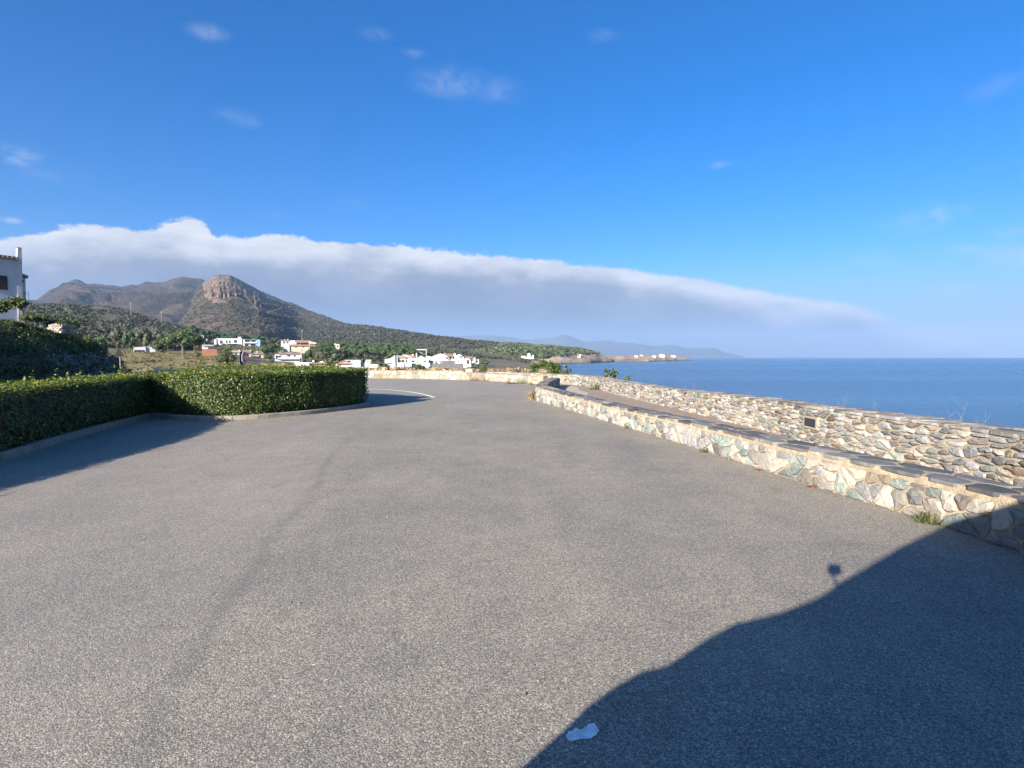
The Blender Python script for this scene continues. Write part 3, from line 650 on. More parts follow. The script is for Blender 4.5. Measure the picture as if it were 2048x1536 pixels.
def hedge(name, label, pts, hts, T, n_leaf, rng, loc, inset=0.10, size=0.062, ends=(True, True)):
    pth = Path(pts, 0.15); root = thing(name, label, 'hedge', loc)
    def surf(s_, a, ins=0.0):      # a in 0..1: front face, top, back face by arc length
        xy, t = pth.at(s_); nl = np.stack([-t[:, 1], t[:, 0]], -1)
        hh = np.interp(s_ / pth.L, np.linspace(0, 1, len(hts)), hts) + 0.05 * (fbm(s_ * 1.2, s_ * 0 + 3, 5, 3) - 0.5)
        tot = hh + T + hh; d = a * tot; o_ = np.zeros_like(d); z = np.zeros_like(d); N_ = np.zeros((len(d), 3))
        f = d < hh; o_[f] = 0; z[f] = d[f]; tp = (d >= hh) & (d < hh + T); o_[tp] = d[tp] - hh[tp]; z[tp] = hh[tp]; bk = d >= hh + T; o_[bk] = T; z[bk] = (tot - d)[bk]
        N_[f, :2] = -nl[f]; N_[tp, 2] = 1; N_[bk, :2] = nl[bk]
        # rounded shoulders, bulges
        r_ = 0.10; e = np.clip(1 - np.abs(z - hh) / r_, 0, 1) * np.clip(1 - np.minimum(o_, T - o_) / r_, 0, 1); 
        bul = 0.10 * (fbm(s_ * 2.2, z * 2.4 + o_ * 2.0, 11, 4) - 0.5)
        low = 0.13 * np.clip(1 - z / 0.35, 0, 1)
        o2 = np.where(f, o_ - bul + ins + e * 0.05 + low, np.where(bk, o_ + bul - ins - e * 0.05 - low, np.clip(o_, 0, T)))
        z2 = np.where(tp, z + bul - ins, z) - e * 0.05
        z2 = np.minimum(z2, hh + 0.05) + 0.10
        xy2 = xy + nl * (inset + o2)[:, None]
        return np.column_stack([xy2, z2]), N_
    # dark core added inside the hedge to block light between the leaves
    ns, na = max(12, int(pth.L / 0.3)), 22; S_, A_ = np.meshgrid(np.linspace(0, pth.L, ns), np.linspace(0.0, 1.0, na), indexing='ij')
    Pc, _ = surf(S_.ravel(), A_.ravel(), 0.10); Fc = [(i * na + k, i * na + k + 1, (i + 1) * na + k + 1, (i + 1) * na + k) for i in range(ns - 1) for k in range(na - 1)]
    Fc += [tuple(range(na))[::-1], tuple((ns - 1) * na + k for k in range(na))]
    part('light_block_core', Pc, Fc, 'soil', root)
    # leaves
    w_top = rng.random(n_leaf); s_ = rng.uniform(0, pth.L, n_leaf); a = rng.random(n_leaf)
    Pn, Nn = surf(s_, a, 0.0); Pn += Nn * (rng.uniform(-0.09, 0.03, n_leaf) + (rng.random(n_leaf) < .03) * rng.uniform(0, .07, n_leaf))[:, None]
    Nn = Nn + np.array([0, 0, 0.35])
    ks = int(pth.L * 9); cs_ = rng.uniform(0, pth.L, ks); ca = rng.uniform(0.05, 0.62, ks); cP, cN = surf(cs_, ca, 0.0); L_ = rng.uniform(0.04, 0.17, ks); per = 14
    idx = np.repeat(np.arange(ks), per); fr = rng.random(len(idx)); dirn = cN + rng.normal(0, .35, cN.shape) + np.array([0, 0, .5]); sP = cP[idx] + dirn[idx] * (L_[idx] * fr)[:, None] + rng.normal(0, .018, (len(idx), 3)); Pn = np.concatenate([Pn, sP]); Nn = np.concatenate([Nn, cN[idx]])
    ne = int(n_leaf * 0.06); ex = []
    for e_, fl in ((0.0, ends[0]), (pth.L, ends[1])):
        if not fl: continue
        xy, t = pth.at(np.array([e_])); nl = np.array([-t[0, 1], t[0, 0]]); sg = 1 if e_ > 0 else -1
        o_ = rng.uniform(0, T, ne); z = rng.uniform(0.0, (hts[-1] if e_ > 0 else hts[0]), ne)
        bul = rng.uniform(-0.06, 0.10, ne) + 0.10 * (fbm(o_ * 3, z * 3, 3, 3) - 0.5)
        p = np.column_stack([xy[0][0] + nl[0] * (inset + o_) + t[0, 0] * sg * bul, xy[0][1] + nl[1] * (inset + o_) + t[0, 1] * sg * bul, z + 0.1]); ex.append((p, np.tile(np.array([t[0, 0] * sg, t[0, 1] * sg, 0.3]), (ne, 1))))
    for p, n_ in ex: Pn = np.concatenate([Pn, p]); Nn = np.concatenate([Nn, n_])
    V, Fq = leaves(Pn, Nn, size, rng, 0.62, 0.55)
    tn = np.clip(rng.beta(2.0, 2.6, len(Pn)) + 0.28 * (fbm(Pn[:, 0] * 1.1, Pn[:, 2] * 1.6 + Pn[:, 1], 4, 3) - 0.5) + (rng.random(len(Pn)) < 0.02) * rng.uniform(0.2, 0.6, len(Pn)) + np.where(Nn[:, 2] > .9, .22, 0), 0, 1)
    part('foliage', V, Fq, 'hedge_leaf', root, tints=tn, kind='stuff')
    # bare twigs low down
    tw = []
    for k in range(int(pth.L * 7)):
        q = rng.uniform(0, pth.L); xy, t = pth.at(np.array([q])); nl = np.array([-t[0, 1], t[0, 0]]); z = rng.uniform(0.12, 1.0) ** 1.3
        p0 = np.array([*(xy[0] + nl * (inset + 0.10)), z]); p1 = p0 + np.array([*(-nl * rng.uniform(0.02, 0.14) + t[0] * rng.normal(0, 0.12)), rng.normal(0.02, 0.08)]); p2 = p1 + rng.normal(0, 0.07, 3)
        tw.append(tube([p0, p1, p2], [0.007, 0.005, 0.002], 4))
    V, Fc = join(tw); part('twig', V, Fc, 'twig', root, kind='stuff')
    return pth
hr = np.random.default_rng(5)
hedge('hedge', 'clipped dark green hedge in shade running along the left kerb', h1 + [(-11.05, 17.2), (-11.4, 18.4)], [1.13, 1.13, 1.14, 1.18], 1.25, 54000, hr, (-8.9, 9.3, 0), ends=(True, False))
hedge('hedge', 'sunlit clipped hedge curving in front of the stop sign to the island tip', [(-11.1, 16.5)] + h2h, [1.18, 1.21, 1.22, 1.23, 1.24, 1.25], 1.35, 54000, hr, (-8.2, 15.2, 0), inset=0.12, ends=(False, True))
hedge('hedge', 'rear clipped hedge behind the sunlit one on the far side of the island', h3, [1.27, 1.29, 1.30, 1.24, 1.06], 1.1, 30000, hr, (-10.5, 24.3, 0), inset=0.0, size=0.07)
# grass growing between the hedges
def blades(pos, hgt, rng, lean=0.35, w=0.012):
    n = len(pos); d = rng.normal(0, lean, (n, 3)); d[:, 2] = 1; d /= np.linalg.norm(d, axis=1)[:, None]; h_ = (hgt * rng.uniform(0.5, 1.15, n))[:, None]
    sd = np.cross(d, rng.normal(0, 1, (n, 3))); sd /= np.linalg.norm(sd, axis=1)[:, None]; sd = sd * w
    bend = rng.normal(0, 0.25, (n, 3)) * h_; bend[:, 2] = -np.abs(bend[:, 2]) * .4
    V = np.empty((n, 5, 3)); V[:, 0] = pos - sd; V[:, 1] = pos + sd; V[:, 2] = pos + d * h_ * .55 + sd * .7; V[:, 3] = pos + d * h_ + bend; V[:, 4] = pos + d * h_ * .55 - sd * .7
    return V.reshape(-1, 3), np.arange(n * 5).reshape(n, 5)
n = 7000; q_ = hr.uniform(0.5, KP2.L * 0.8, n); xy_, t_ = KP2.at(q_); nl_ = np.stack([-t_[:, 1], t_[:, 0]], -1); o_ = hr.uniform(1.6, 3.4, n) * np.clip(1.25 - q_ / KP2.L, .3, 1) + .2; gx = xy_[:, 0] + nl_[:, 0] * o_; gy = xy_[:, 1] + nl_[:, 1] * o_
V, Fq = blades(np.column_stack([gx, gy, np.full(n, 0.1)]), 1.22, hr, 0.16, 0.010); o = obj('tall_grass', mesh('tall_grass', V, Fq, 'grass_blade', tints=hr.random(n)), None)
tag(o, 'tall green grass growing between the two hedges', 'grass', kind='stuff')

# fallen leaves along the kerb
def litter(name, path_pts, n, w, rng, label, size=0.03):
    pth = Path(path_pts, 0.2); s_ = rng.uniform(0, pth.L, n); xy, t = pth.at(s_); nl = np.stack([t[:, 1], -t[:, 0]], -1); p = xy + nl * (np.abs(rng.normal(0, w, n)) + 0.01)[:, None]
    V, Fq = leaves(np.column_stack([p, rng.uniform(0.006, 0.018, n)]), np.tile([0, 0, 1.0], (n, 1)), size, rng, 0.25, 0.5)
    tag(obj(name, mesh(name, V, Fq, 'litter', tints=rng.random(n))), label, 'leaf litter', kind='stuff')
litter('leaf_litter', [(-10.3, 14.3), (-10.35, 15.6), (-9.0, 15.2), (-7.4, 15.5), (-6.6, 16.4)], 420, 0.14, hr, 'fallen leaves gathered along the hedge kerb')
litter('leaf_litter', h1[2:], 60, 0.5, hr, 'few fallen leaves on the shaded asphalt by the left kerb')

n = 420; gp = np.column_stack([hr.uniform(-8, 4.2, n), 2.3 + 13 * hr.random(n) ** 1.3, np.full(n, .008)]); V, Fq = leaves(gp, np.tile([0, 0, 1.0], (n, 1)), .016, hr, .3, .7)
tag(obj('road_grit', mesh('road_grit', V, Fq, 'litter', tints=hr.random(n))), 'loose chips and leaf crumbs scattered over the asphalt', 'grit', kind='stuff')
litter('grit', [(p_[0] - .02, p_[1]) for p_ in near_pts[4:-1]][::-1], 1500, 0.10, hr, 'pale grit and crumbs of mortar along the foot of the low wall', 0.014)
litter('leaf_litter', [(-12.5, 45.2), (-8.5, 44.3), (-3.7, 41.6), (-.5, 37.6)][::-1], 300, 0.25, hr, 'dry leaves and dirt drifted along the far wall', 0.07)
# ------------------------------------------------------------------ small plants at the walls
def tuft(name, label, cat, p, n, r, h, mat, seed, w=0.006, lean=0.5, group=None):
    rg = np.random.default_rng(seed); a = rg.uniform(0, 6.28, n); q = np.sqrt(rg.random(n)) * r
    V, Fq = blades(np.column_stack([np.cos(a) * q, np.sin(a) * q * .6, np.zeros(n)]), h, rg, lean, w)
    o = obj(name, mesh(name, V, Fq, mat, tints=rg.random(n))); o.location = (p[0], p[1], 0.0); tag(o, label, cat, group); return o
def small_bush(name, label, p, n, r, h, mat, seed, size=0.03, cat='weed'):
    rg = np.random.default_rng(seed); d = rg.normal(0, 1, (n, 3)); d /= np.linalg.norm(d, axis=1)[:, None]; d[:, 2] = np.abs(d[:, 2])
    pos = d * rg.uniform(0.3, 1, n)[:, None] * np.array([r, r * .6, h]); V, Fq = leaves(pos, d, size, rg, .7, .5)
    o = obj(name, mesh(name, V, Fq, mat, tints=rg.random(n))); o.location = (p[0], p[1], p[2] if len(p) > 2 else 0.0); return tag(o, label, cat)
tuft('grass_tuft', 'straggly green and dry grass tuft at the wall foot beside the vehicle shadow', 'grass tuft', G(1868, 1046), 240, 0.17, 0.16, 'grass_blade', 1)
tuft('grass_tuft', 'dry straw tuft against the pointed far end of the low wall', 'grass tuft', G(1069, 800), 260, 0.18, 0.5, 'dry_grass', 2, 0.01)
small_bush('weed', 'small green leafy weed at the foot of the low wall', G(1410, 905), 120, 0.11, 0.10, 'grass_blade', 3)
small_bush('weed', 'brownish weed at the wall foot right of the green weed', G(1462, 920), 90, 0.10, 0.08, 'dry_grass', 4)
small_bush('weed', 'tiny reddish weed pair at the wall foot', G(1517, 941), 60, 0.08, 0.06, 'red_weed', 5, 0.022)
small_bush('weed', 'dark red star shaped weed on the asphalt by the wall', G(1625, 975), 45, 0.08, 0.04, 'red_weed', 6, 0.03)
small_bush('weed', 'yellow green weed between stones of the low wall near its middle', G(1253, 857), 70, 0.08, 0.16, 'grass_blade', 7)
small_bush('weed', 'faint dry weed at the wall foot before the bend', G(1170, 831), 60, 0.18, 0.08, 'dry_grass', 8)
small_bush('path_shrub', 'low olive green shrub growing on the path verge by the parapet', G(1198, 780), 900, 0.62, 0.42, 'bank_leaf', 9, 0.06, 'shrub')
small_bush('path_shrub', 'tiny round shrub on the path beyond the larger olive one', G(1158, 768.5), 260, 0.3, 0.28, 'bank_leaf', 10, 0.06, 'shrub')
for k, (x, y, mt, w_, h_, lb) in enumerate(((893, 758, 'dry_grass', .5, .25, 'dry brown weeds under the far wall left of the dark tuft'), (907, 758.5, 'bank_leaf', .3, .5, 'upright dark tuft leaning on the far wall'),
        (948, 762, 'red_weed', .6, .42, 'reddish brown weeds at the far wall just past its step'), (963, 763, 'dry_grass', .5, .5, 'tall dry weed clump at the far wall right of the red one'), (1022, 768, 'red_weed', .55, .22, 'low red weeds at the foot of the far wall'),
        (1040, 768, 'bank_leaf', .45, .42, 'rounded green weed at the foot of the far wall'), (1060, 769.5, 'dry_grass', .4, .22, 'brown weed near the gap at the low wall tip'))):
    small_bush('weed', lb, G(x, y), 500, w_, h_, mt, 30 + k, 0.05)

def twiggy(name, label, p, h, spread, nb, rng, mat, group=None, r0=0.004):
    tb = []
    for k in range(nb):
        a = rng.uniform(0, 6.28); q = [np.zeros(3)]; d = np.array([math.cos(a) * spread, math.sin(a) * spread, 1.0])
        for i in range(4): q.append(q[-1] + d * h / 4 * rng.uniform(.7, 1.2)); d = d + rng.normal(0, .18, 3)
        tb.append(tube(q, [r0, r0 * .8, r0 * .6, r0 * .4, r0 * .25], 4))
        for i in (1, 2, 3, 3): e = q[i] + np.array([*rng.normal(0, .10 * h, 2), abs(rng.normal(.10 * h, .06 * h))]); tb.append(tube([q[i], (q[i] + e) / 2 + rng.normal(0, .01, 3), e], [r0 * .5, r0 * .4, r0 * .2], 3))
    V, Fc = join(tb); o = obj(name, mesh(name, V, Fc, mat)); o.location = p; return tag(o, label, 'dead plant', group)
tr = np.random.default_rng(12)
GRP = 'dead stems rising behind the parapet'
for px, dy, top_h, nb, mt, lb in ((1330, .6, .30, 2, 'dry_twig', 'thin pale stem behind the parapet left of the tall reddish stem'), (1347, .6, .55, 3, 'red_twig', 'tall faint reddish stem behind the parapet in the middle'),
        (1446, .5, .22, 2, 'dry_twig', 'low pale sprig behind the parapet before the plaque'), (1616, .4, .32, 3, 'dry_twig', 'pale branched stem sticking up right above the plaque'), (1675, .4, .30, 3, 'dry_twig', 'pale forked stem behind the parapet just right of the plaque'),
        (1765, .4, .16, 2, 'dry_twig', 'short white sprig on the parapet edge'), (1827, .4, .45, 4, 'dry_twig', 'dense dry stem cluster behind the parapet'), (1885, .4, .26, 3, 'dry_twig', 'dry leaning sprig right of the dense cluster'),
        (2012, .4, .55, 6, 'red_twig', 'tall reddish dead bush at the right end of the parapet'), (2038, .4, .62, 6, 'red_twig', 'tallest reddish dead bush cut by the right edge')):
    jj = int(np.argmin(np.abs(parP.p[:, 0] / parP.p[:, 1] - (px - 1024) / F) + (parP.p[:, 1] < 3) * 9)); q = parP.p[jj]; t_ = parP.t[jj]; nn_ = np.array([-t_[1], t_[0]])
    b_ = q + nn_ * (0.76)
    b_ = b_ * 1.0; twiggy('dead_stem', lb, (b_[0], b_[1], 0.25), top_h * .85 + 0.5, 0.14, nb, tr, mt, GRP, 0.0026)

# ------------------------------------------------------------------ terrain beyond the wall
SEA = -10.2
def S_(Y): return 714 + 14 * F / Y
rows = [
 (45.5,[(-1500,758.6),(960,758.6),(1060,759.5),(1100,764),(1130,S_(45.5)),(1300,S_(45.5))]),
 (60, [(-1500,748),(240,747),(600,747),(980,748.5),(1050,750),(1100,754),(1135,S_(60)),(1300,S_(60))]),
 (90, [(-1500,725),(0,730),(240,736),(430,736),(520,740),(600,741),(740,742),(980,745),(1040,746),(1110,750),(1145,S_(90)),(1300,S_(90))]),
 (130,[(-1500,690),(0,700),(240,724),(340,723),(430,723),(520,735),(600,738),(740,740),(980,744),(1040,744.5),(1120,748),(1155,S_(130)),(1300,S_(130))]),
 (170,[(-1500,670),(0,682),(240,713),(340,713),(430,715),(520,728),(600,734),(680,736),(740,737),(860,741),(980,742.5),(1040,743),(1130,747),(1165,S_(170)),(1300,S_(170))]),
 (210,[(-1500,655),(0,668),(240,705),(340,707),(430,709),(520,722),(600,729),(680,733),(740,735),(800,738),(860,739.5),(980,741),(1040,741),(1130,745),(1172,S_(210)),(1300,S_(210))]),
 (260,[(-1500,645),(0,657),(240,698),(340,700),(430,702),(520,717),(600,721),(680,728),(740,732),(800,735),(860,737.5),(980,739),(1040,739.5),(1130,743),(1172,S_(260)),(1300,S_(260))]),
 (320,[(-1500,635),(0,646),(240,688),(340,693),(430,695),(520,701),(600,710),(680,720),(740,727),(800,731),(860,732),(920,733),(980,736),(1040,737.5),(1125,742),(1168,S_(320)),(1300,S_(320))]),
 (400,[(-1500,625),(0,632),(240,672),(340,681),(430,690),(520,692),(600,697),(680,708),(740,715),(800,719),(860,723),(920,728),(980,733),(1040,735),(1110,739),(1165,S_(400)),(1300,S_(400))]),
 (500,[(-1500,618),(0,622),(240,652),(340,667),(430,681),(520,686),(600,690),(680,698),(740,703),(800,708),(860,714),(920,722),(980,729),(1040,732),(1100,735.5),(1150,S_(500)),(1300,S_(500))]),
 (650,[(-1500,612),(0,614),(150,616),(240,632),(340,654),(430,673),(520,682),(600,686),(680,690),(740,694),(800,699),(860,705),(920,713),(980,722),(1040,727),(1090,731),(1130,S_(650)),(1300,S_(650))]),
 (800,[(-1500,610),(0,610),(150,611),(220,615),(270,627),(330,646),(400,661),(480,676),(600,682),(680,686),(740,689),(800,692),(860,697),(920,704),(980,713),(1040,720),(1080,726),(1115,S_(800)),(1300,S_(800))]),
 (1000,[(-1500,640),(240,645),(400,676),(600,689),(680,688),(740,688),(800,689),(860,693),(920,698),(980,704),(1040,712),(1090,719),(1115,725),(1140,S_(1000)),(1300,S_(1000))])]
RY = np.array([r_[0] for r_ in rows]); CX = np.arange(-1500, 1301, 10.0)
TAB = np.array([np.interp(CX, [a for a, b in r_[1]], [b for a, b in r_[1]]) for r_ in rows])
ZT = np.array([[H + ray(0, py)[2] / ray(0, py)[1] * Y for py in row] for Y, row in zip(RY, TAB)])
def terrain_z(px, Y):
    px = np.atleast_1d(px); Y = np.atleast_1d(Y).astype(float); lx = np.clip((px - CX[0]) / 10.0, 0, len(CX) - 1.001); xi = lx.astype(int); fx = lx - xi
    yi = np.clip(np.searchsorted(RY, Y) - 1, 0, len(RY) - 2); fy = np.clip((Y - RY[yi]) / (RY[yi + 1] - RY[yi]), 0, 1)
    z0 = ZT[yi, xi] * (1 - fx) + ZT[yi, xi + 1] * fx; z1 = ZT[yi + 1, xi] * (1 - fx) + ZT[yi + 1, xi + 1] * fx
    z = z0 * (1 - fy) + z1 * fy
    X = (px - 1024) / F * Y
    return z + (fbm(X * 0.06, Y * 0.06, 9, 4) - 0.5) * np.clip((Y - 60) / 250, 0, 1) * 1.2
Yg = np.unique(np.concatenate([np.linspace(45.5, 130, 40), np.linspace(130, 500, 90), np.linspace(500, 1000, 60)]))
Xg = np.concatenate([np.arange(-1500, 0, 60.0), np.arange(0, 1301, 6.0)])
PX, YY = np.meshgrid(Xg, Yg); Z = terrain_z(PX.ravel(), YY.ravel()); V = np.column_stack([((PX - 1024) / F * YY).ravel(), YY.ravel(), Z])
nx = len(Xg); Fc = [(r_ * nx + k, r_ * nx + k + 1, (r_ + 1) * nx + k + 1, (r_ + 1) * nx + k) for r_ in range(len(Yg) - 1) for k in range(nx - 1)]
mi = []
for r_ in range(len(Yg) - 1):
    for k in range(nx - 1):
        px, Y = Xg[k], Yg[r_]; mi.append(1 if (200 < px < 470 and 48 < Y < 245) or (px >= 470 and px < 1120 and Y < 150) else 3 if px > 850 and 110 < Y < 620 and px < 1170 else (2 if px > 1060 - 0 * Y and Z[r_ * nx + k] < -4 else 0))
obj('hillside', mesh('hillside', V, Fc, ['land_soil', 'field_grass', 'coast_rock', 'rough_ground'], midx=mi, smooth=True), None, kind='structure')
def TP(px, Y): return np.array([(px - 1024) / F * Y, Y, float(terrain_z(px, Y)[0])])
# ground behind and beside the camera
V = [(-300, -300, -0.06), (9, -300, -0.06), (9, 4, -0.06), (8.2, 30, -0.06), (2.5, 41.5, -0.06), (-5, 46, -0.06), (-300, 46, -0.06)]
obj('ground', mesh('ground', V, [tuple(range(7))], 'land_soil'), None, kind='structure')
# rocky drop under the parapet
cl_v = []; cl_f = []
cp_ = Path([(9.5, -60), (8.6, 0)] + [(x + 1.05, y + .3) for x, y in par_pts[::-1][1:-1]] + [(-3, 45.8)], 0.8)
for i, (p, t_) in enumerate(zip(cp_.p, cp_.t)):
    nn_ = np.array([t_[1], -t_[0]]) 
    for k, (o_, z) in enumerate(((-0.6, -0.05), (0.2, -0.1), (1.5, -2.0), (3.5, -4.5), (6, -8), (10, -13.0))):
        q = p + nn_ * (o_ + (random.uniform(-.4, .4) if k > 1 else 0)); cl_v.append((q[0], q[1], z + (random.uniform(-.5, .5) if 1 < k < 5 else 0)))
    if i:
        for k in range(5): cl_f.append(((i - 1) * 6 + k, (i - 1) * 6 + k + 1, i * 6 + k + 1, i * 6 + k))
obj('sea_cliff', mesh('sea_cliff', cl_v, cl_f, 'coast_rock'), None, kind='structure')
# sea
R_ = 16800; V = [(R_ * math.cos(a), R_ * math.sin(a), SEA) for a in np.linspace(0, 2 * math.pi, 65)[:-1]]
obj('sea', mesh('sea', V, [tuple(range(64))], 'sea_water'), None, kind='structure')
# side road across the field edge
A_ = [G(x, y)[:2] for x, y in ((190, 750.5), (300, 745), (420, 741.5), (560, 741))]; B_ = [G(x, y)[:2] for x, y in ((190, 747), (300, 741.5), (400, 738.5), (560, 738))]
a_ = Path(A_, 2).at(np.linspace(0, Path(A_, 2).L, 24))[0]; b_ = Path(B_, 2).at(np.linspace(0, Path(B_, 2).L, 24))[0]
def tz(p): return float(terrain_z(p[0] / p[1] * F + 1024, p[1])[0])
V = [(p[0], p[1], max(tz(p), -0.02) + 0.12) for p in a_] + [(p[0], p[1], max(tz(p), -0.02) + 0.12) for p in b_]
obj('side_road', mesh('side_road', V, [(i, i + 1, 25 + i, 24 + i) for i in range(23)], 'side_road'), None, kind='structure')

# ------------------------------------------------------------------ hills and mountains
def ridge(name, sil, Yr, foot, Yf, mat, n=160, m_=60, amp=20.0, fs=0.004, prof=1.0, seed=1, rock=None, back=600, jag=0.0, spur=None, **kw):
    xs = np.linspace(sil[0][0], sil[-1][0], n); sy = np.interp(xs, [a for a, b in sil], [b for a, b in sil]); fy_ = np.interp(xs, [a for a, b in foot], [b for a, b in foot])
    yr = np.interp(xs, [a for a, b in Yr], [b for a, b in Yr]) if hasattr(Yr, '__len__') else np.full(n, Yr); yf = np.interp(xs, [a for a, b in Yf], [b for a, b in Yf]) if hasattr(Yf, '__len__') else np.full(n, Yf)
    V = []; rk = []; vs_ = np.concatenate([np.linspace(0, 1, m_), [1.15, 1.6]])
    def zz(py, Y): return H + ray(0, py)[2] / ray(0, py)[1] * Y
    for v in vs_:
        vv = min(v, 1.0); Y = yf + (yr - yf) * vv + max(0, v - 1) * back
        zf = np.array([zz(a, b) for a, b in zip(fy_, yf)]); zr = np.array([zz(a, b) for a, b in zip(sy, yr)])
        z = zf + (zr - zf) * vv ** prof
        if v > 1: z = z - (v - 1) * (zr - zf) * 1.2
        X = (xs - 1024) / F * Y
        nz = 1 - np.abs(2 * fbm(X * fs, Y * fs * 1.0 + v * 2, seed, 6) - 1)
        dn = (nz - 0.6) * amp * math.sin(math.pi * min(vv, 1)) ** 0.7 * (1 - vv ** 3) if v < 1 else 0
        if jag and v >= 0.98: dn = dn + (fbm(X * fs * 6, Y * 0, seed + 3, 3) - 0.5) * jag
        Y2 = Y + (fbm(X * fs * 1.3 + 7, Y * fs + 3, seed + 5, 4) - 0.5) * amp * 2.2 * math.sin(math.pi * vv) if v < 1 else Y
        if rock is not None and v < 1:
            py0 = 714 - (z - H) / Y * F; rm = np.array([rock(a, b) for a, b in zip(xs, py0)]); q_ = 1 - np.abs(2 * fbm(xs * .17 + vv * 1.6, xs * 0 + vv * .35, 41, 4) - 1)
            Y2 = Y2 - rm * (q_ - .5) * 80; X = (xs - 1024) / F * Y2; z = H + (z - H) * Y2 / Y
        if spur is not None and v < 1:
            Y2 = Y2 + np.interp(xs, [a for a, b in spur], [b for a, b in spur]) * math.sin(math.pi * min(1, vv * 0.5 + 0.25))
            X = (xs - 1024) / F * Y2; z = H + (z - H) * Y2 / Y
        V += list(zip(X, Y2, z + dn))
        if rock is not None:
            zz2 = (z + dn - H); py_ = 714 - zz2 / Y2 * F; rk += [rock(a, b) for a, b in zip(xs, py_)]
    nn = len(xs); Fc = [(r_ * nn + k, r_ * nn + k + 1, (r_ + 1) * nn + k + 1, (r_ + 1) * nn + k) for r_ in range(len(vs_) - 1) for k in range(nn - 1)]
    return obj(name, mesh(name, V, Fc, mat, smooth=True, extra=('rock', rk) if rock else None), None, kind='structure')
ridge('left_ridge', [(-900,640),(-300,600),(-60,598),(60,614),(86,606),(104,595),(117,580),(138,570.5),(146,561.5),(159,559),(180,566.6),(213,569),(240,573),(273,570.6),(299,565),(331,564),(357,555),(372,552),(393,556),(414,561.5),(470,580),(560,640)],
      3500, [(-900, 660), (60, 650), (400, 690), (560, 690)], 1500, 'cloud_shaded_maquis', 320, 90, 150, 0.0030, 1.1, 3, jag=30)
def rockmask(x, y):
    a = 1.0 if (412 < x < 548 and y < 552 + 0.0 * x + max(0, min(60, (x - 400) * 1.1)) + (18 if x > 500 else 0) - (0 if x < 500 else (x - 500) * .2)) else 0.0
    if x > 470 and y < 552 + (x - 470) * 0.47 + 2: a = 0.0
    lim = np.interp(x, [408, 415, 440, 470, 500, 512, 530, 548, 556], [566, 598, 610, 598, 604, 618, 624, 622, 606])
    topy = np.interp(x, [408, 500, 520, 548], [540, 560, 578, 606])
    return 1.0 if (408 < x < 552 and topy < y < lim) else 0.0
mtn = ridge('mountain', [(336, 676), (356, 650), (374, 620), (388, 594), (402,572),(415,562.5),(433,552.7),(440,550),(464,550),(478,556.6),(507,573),(528,584),(546,592),(575,603.5),(589,606),(614,619),(659,635),(690,646.5),(708,650),(732,651),(761,655),(785,660.6),(832,670),(866,678),(894,683),(910,686),(933,692),(957,694.5),(980,696),(1010,700),(1060,708)],
      [(336,2700),(440,2500),(560,2750),(640,2600),(760,2100),(900,1700),(1060,1500)], [(336, 688), (600, 694), (860, 700), (980, 706), (1060, 714)], [(336, 1020), (1060, 1010)], 'mountain', 340, 110, 55, 0.0045, 0.95, 8, rock=rockmask, jag=8,
      spur=[(336, 60), (400, 0), (455, -60), (520, -130), (548, -60), (590, 130), (660, 60), (740, 0), (1060, 0)])
wood = ridge('wooded_hill', [(930,712),(960,697),(976,697.5),(992,696),(1003,692),(1016,689),(1027,691),(1057,692.5),(1084,694),(1121,697.5),(1149,699.5),(1179,705),(1201,711),(1224,716)],
      [(930,1350),(1224,1420)], [(930, 722), (1040, 724), (1121, 727.9), (1180, 726.6), (1224, 725)], [(930, 900), (1080, 930), (1121, 945), (1180, 1050), (1224, 1230)], 'coast_rock', 200, 50, 14, 0.02, 0.42, 14, jag=4)
ridge('headland', [(1150,721),(1180,716),(1201,712),(1224,713),(1236,714),(1262,714),(1281,711.8),(1309,712.3),(1326,712),(1344,711.8),(1356,715),(1367,717.5),(1384,720.3)],
      [(1150,1500),(1384,2120)], [(1150, 727), (1180, 726.8), (1223, 724.4), (1297, 723.9), (1350, 721.8), (1384, 720.7)], [(1150, 1000), (1180, 1040), (1223, 1260), (1297, 1330), (1350, 1690), (1384, 2000)], 'coast_rock', 200, 40, 16, 0.02, 0.45, 15, jag=7, back=300)
ridge('far_mountain_range', [(700,690),(885,676),(930,671.5),(986,670.6),(1030,676),(1052,679),(1097,676.7),(1118,671.4),(1131,669.2),(1145,674),(1166,682.7),(1197,683),(1213,680.6),(1232,684.6),(1263,686),(1303,692.5),(1330,691),(1350,690.4),(1371,696.5),(1408,696.5),(1429,695.6),(1448,704),(1479,711),(1487,713.7)],
      14000, [(700, 715), (1487, 714.9)], 12500, 'far_range', 220, 30, 60, 0.0006, 1.0, 19, jag=40, back=1500)

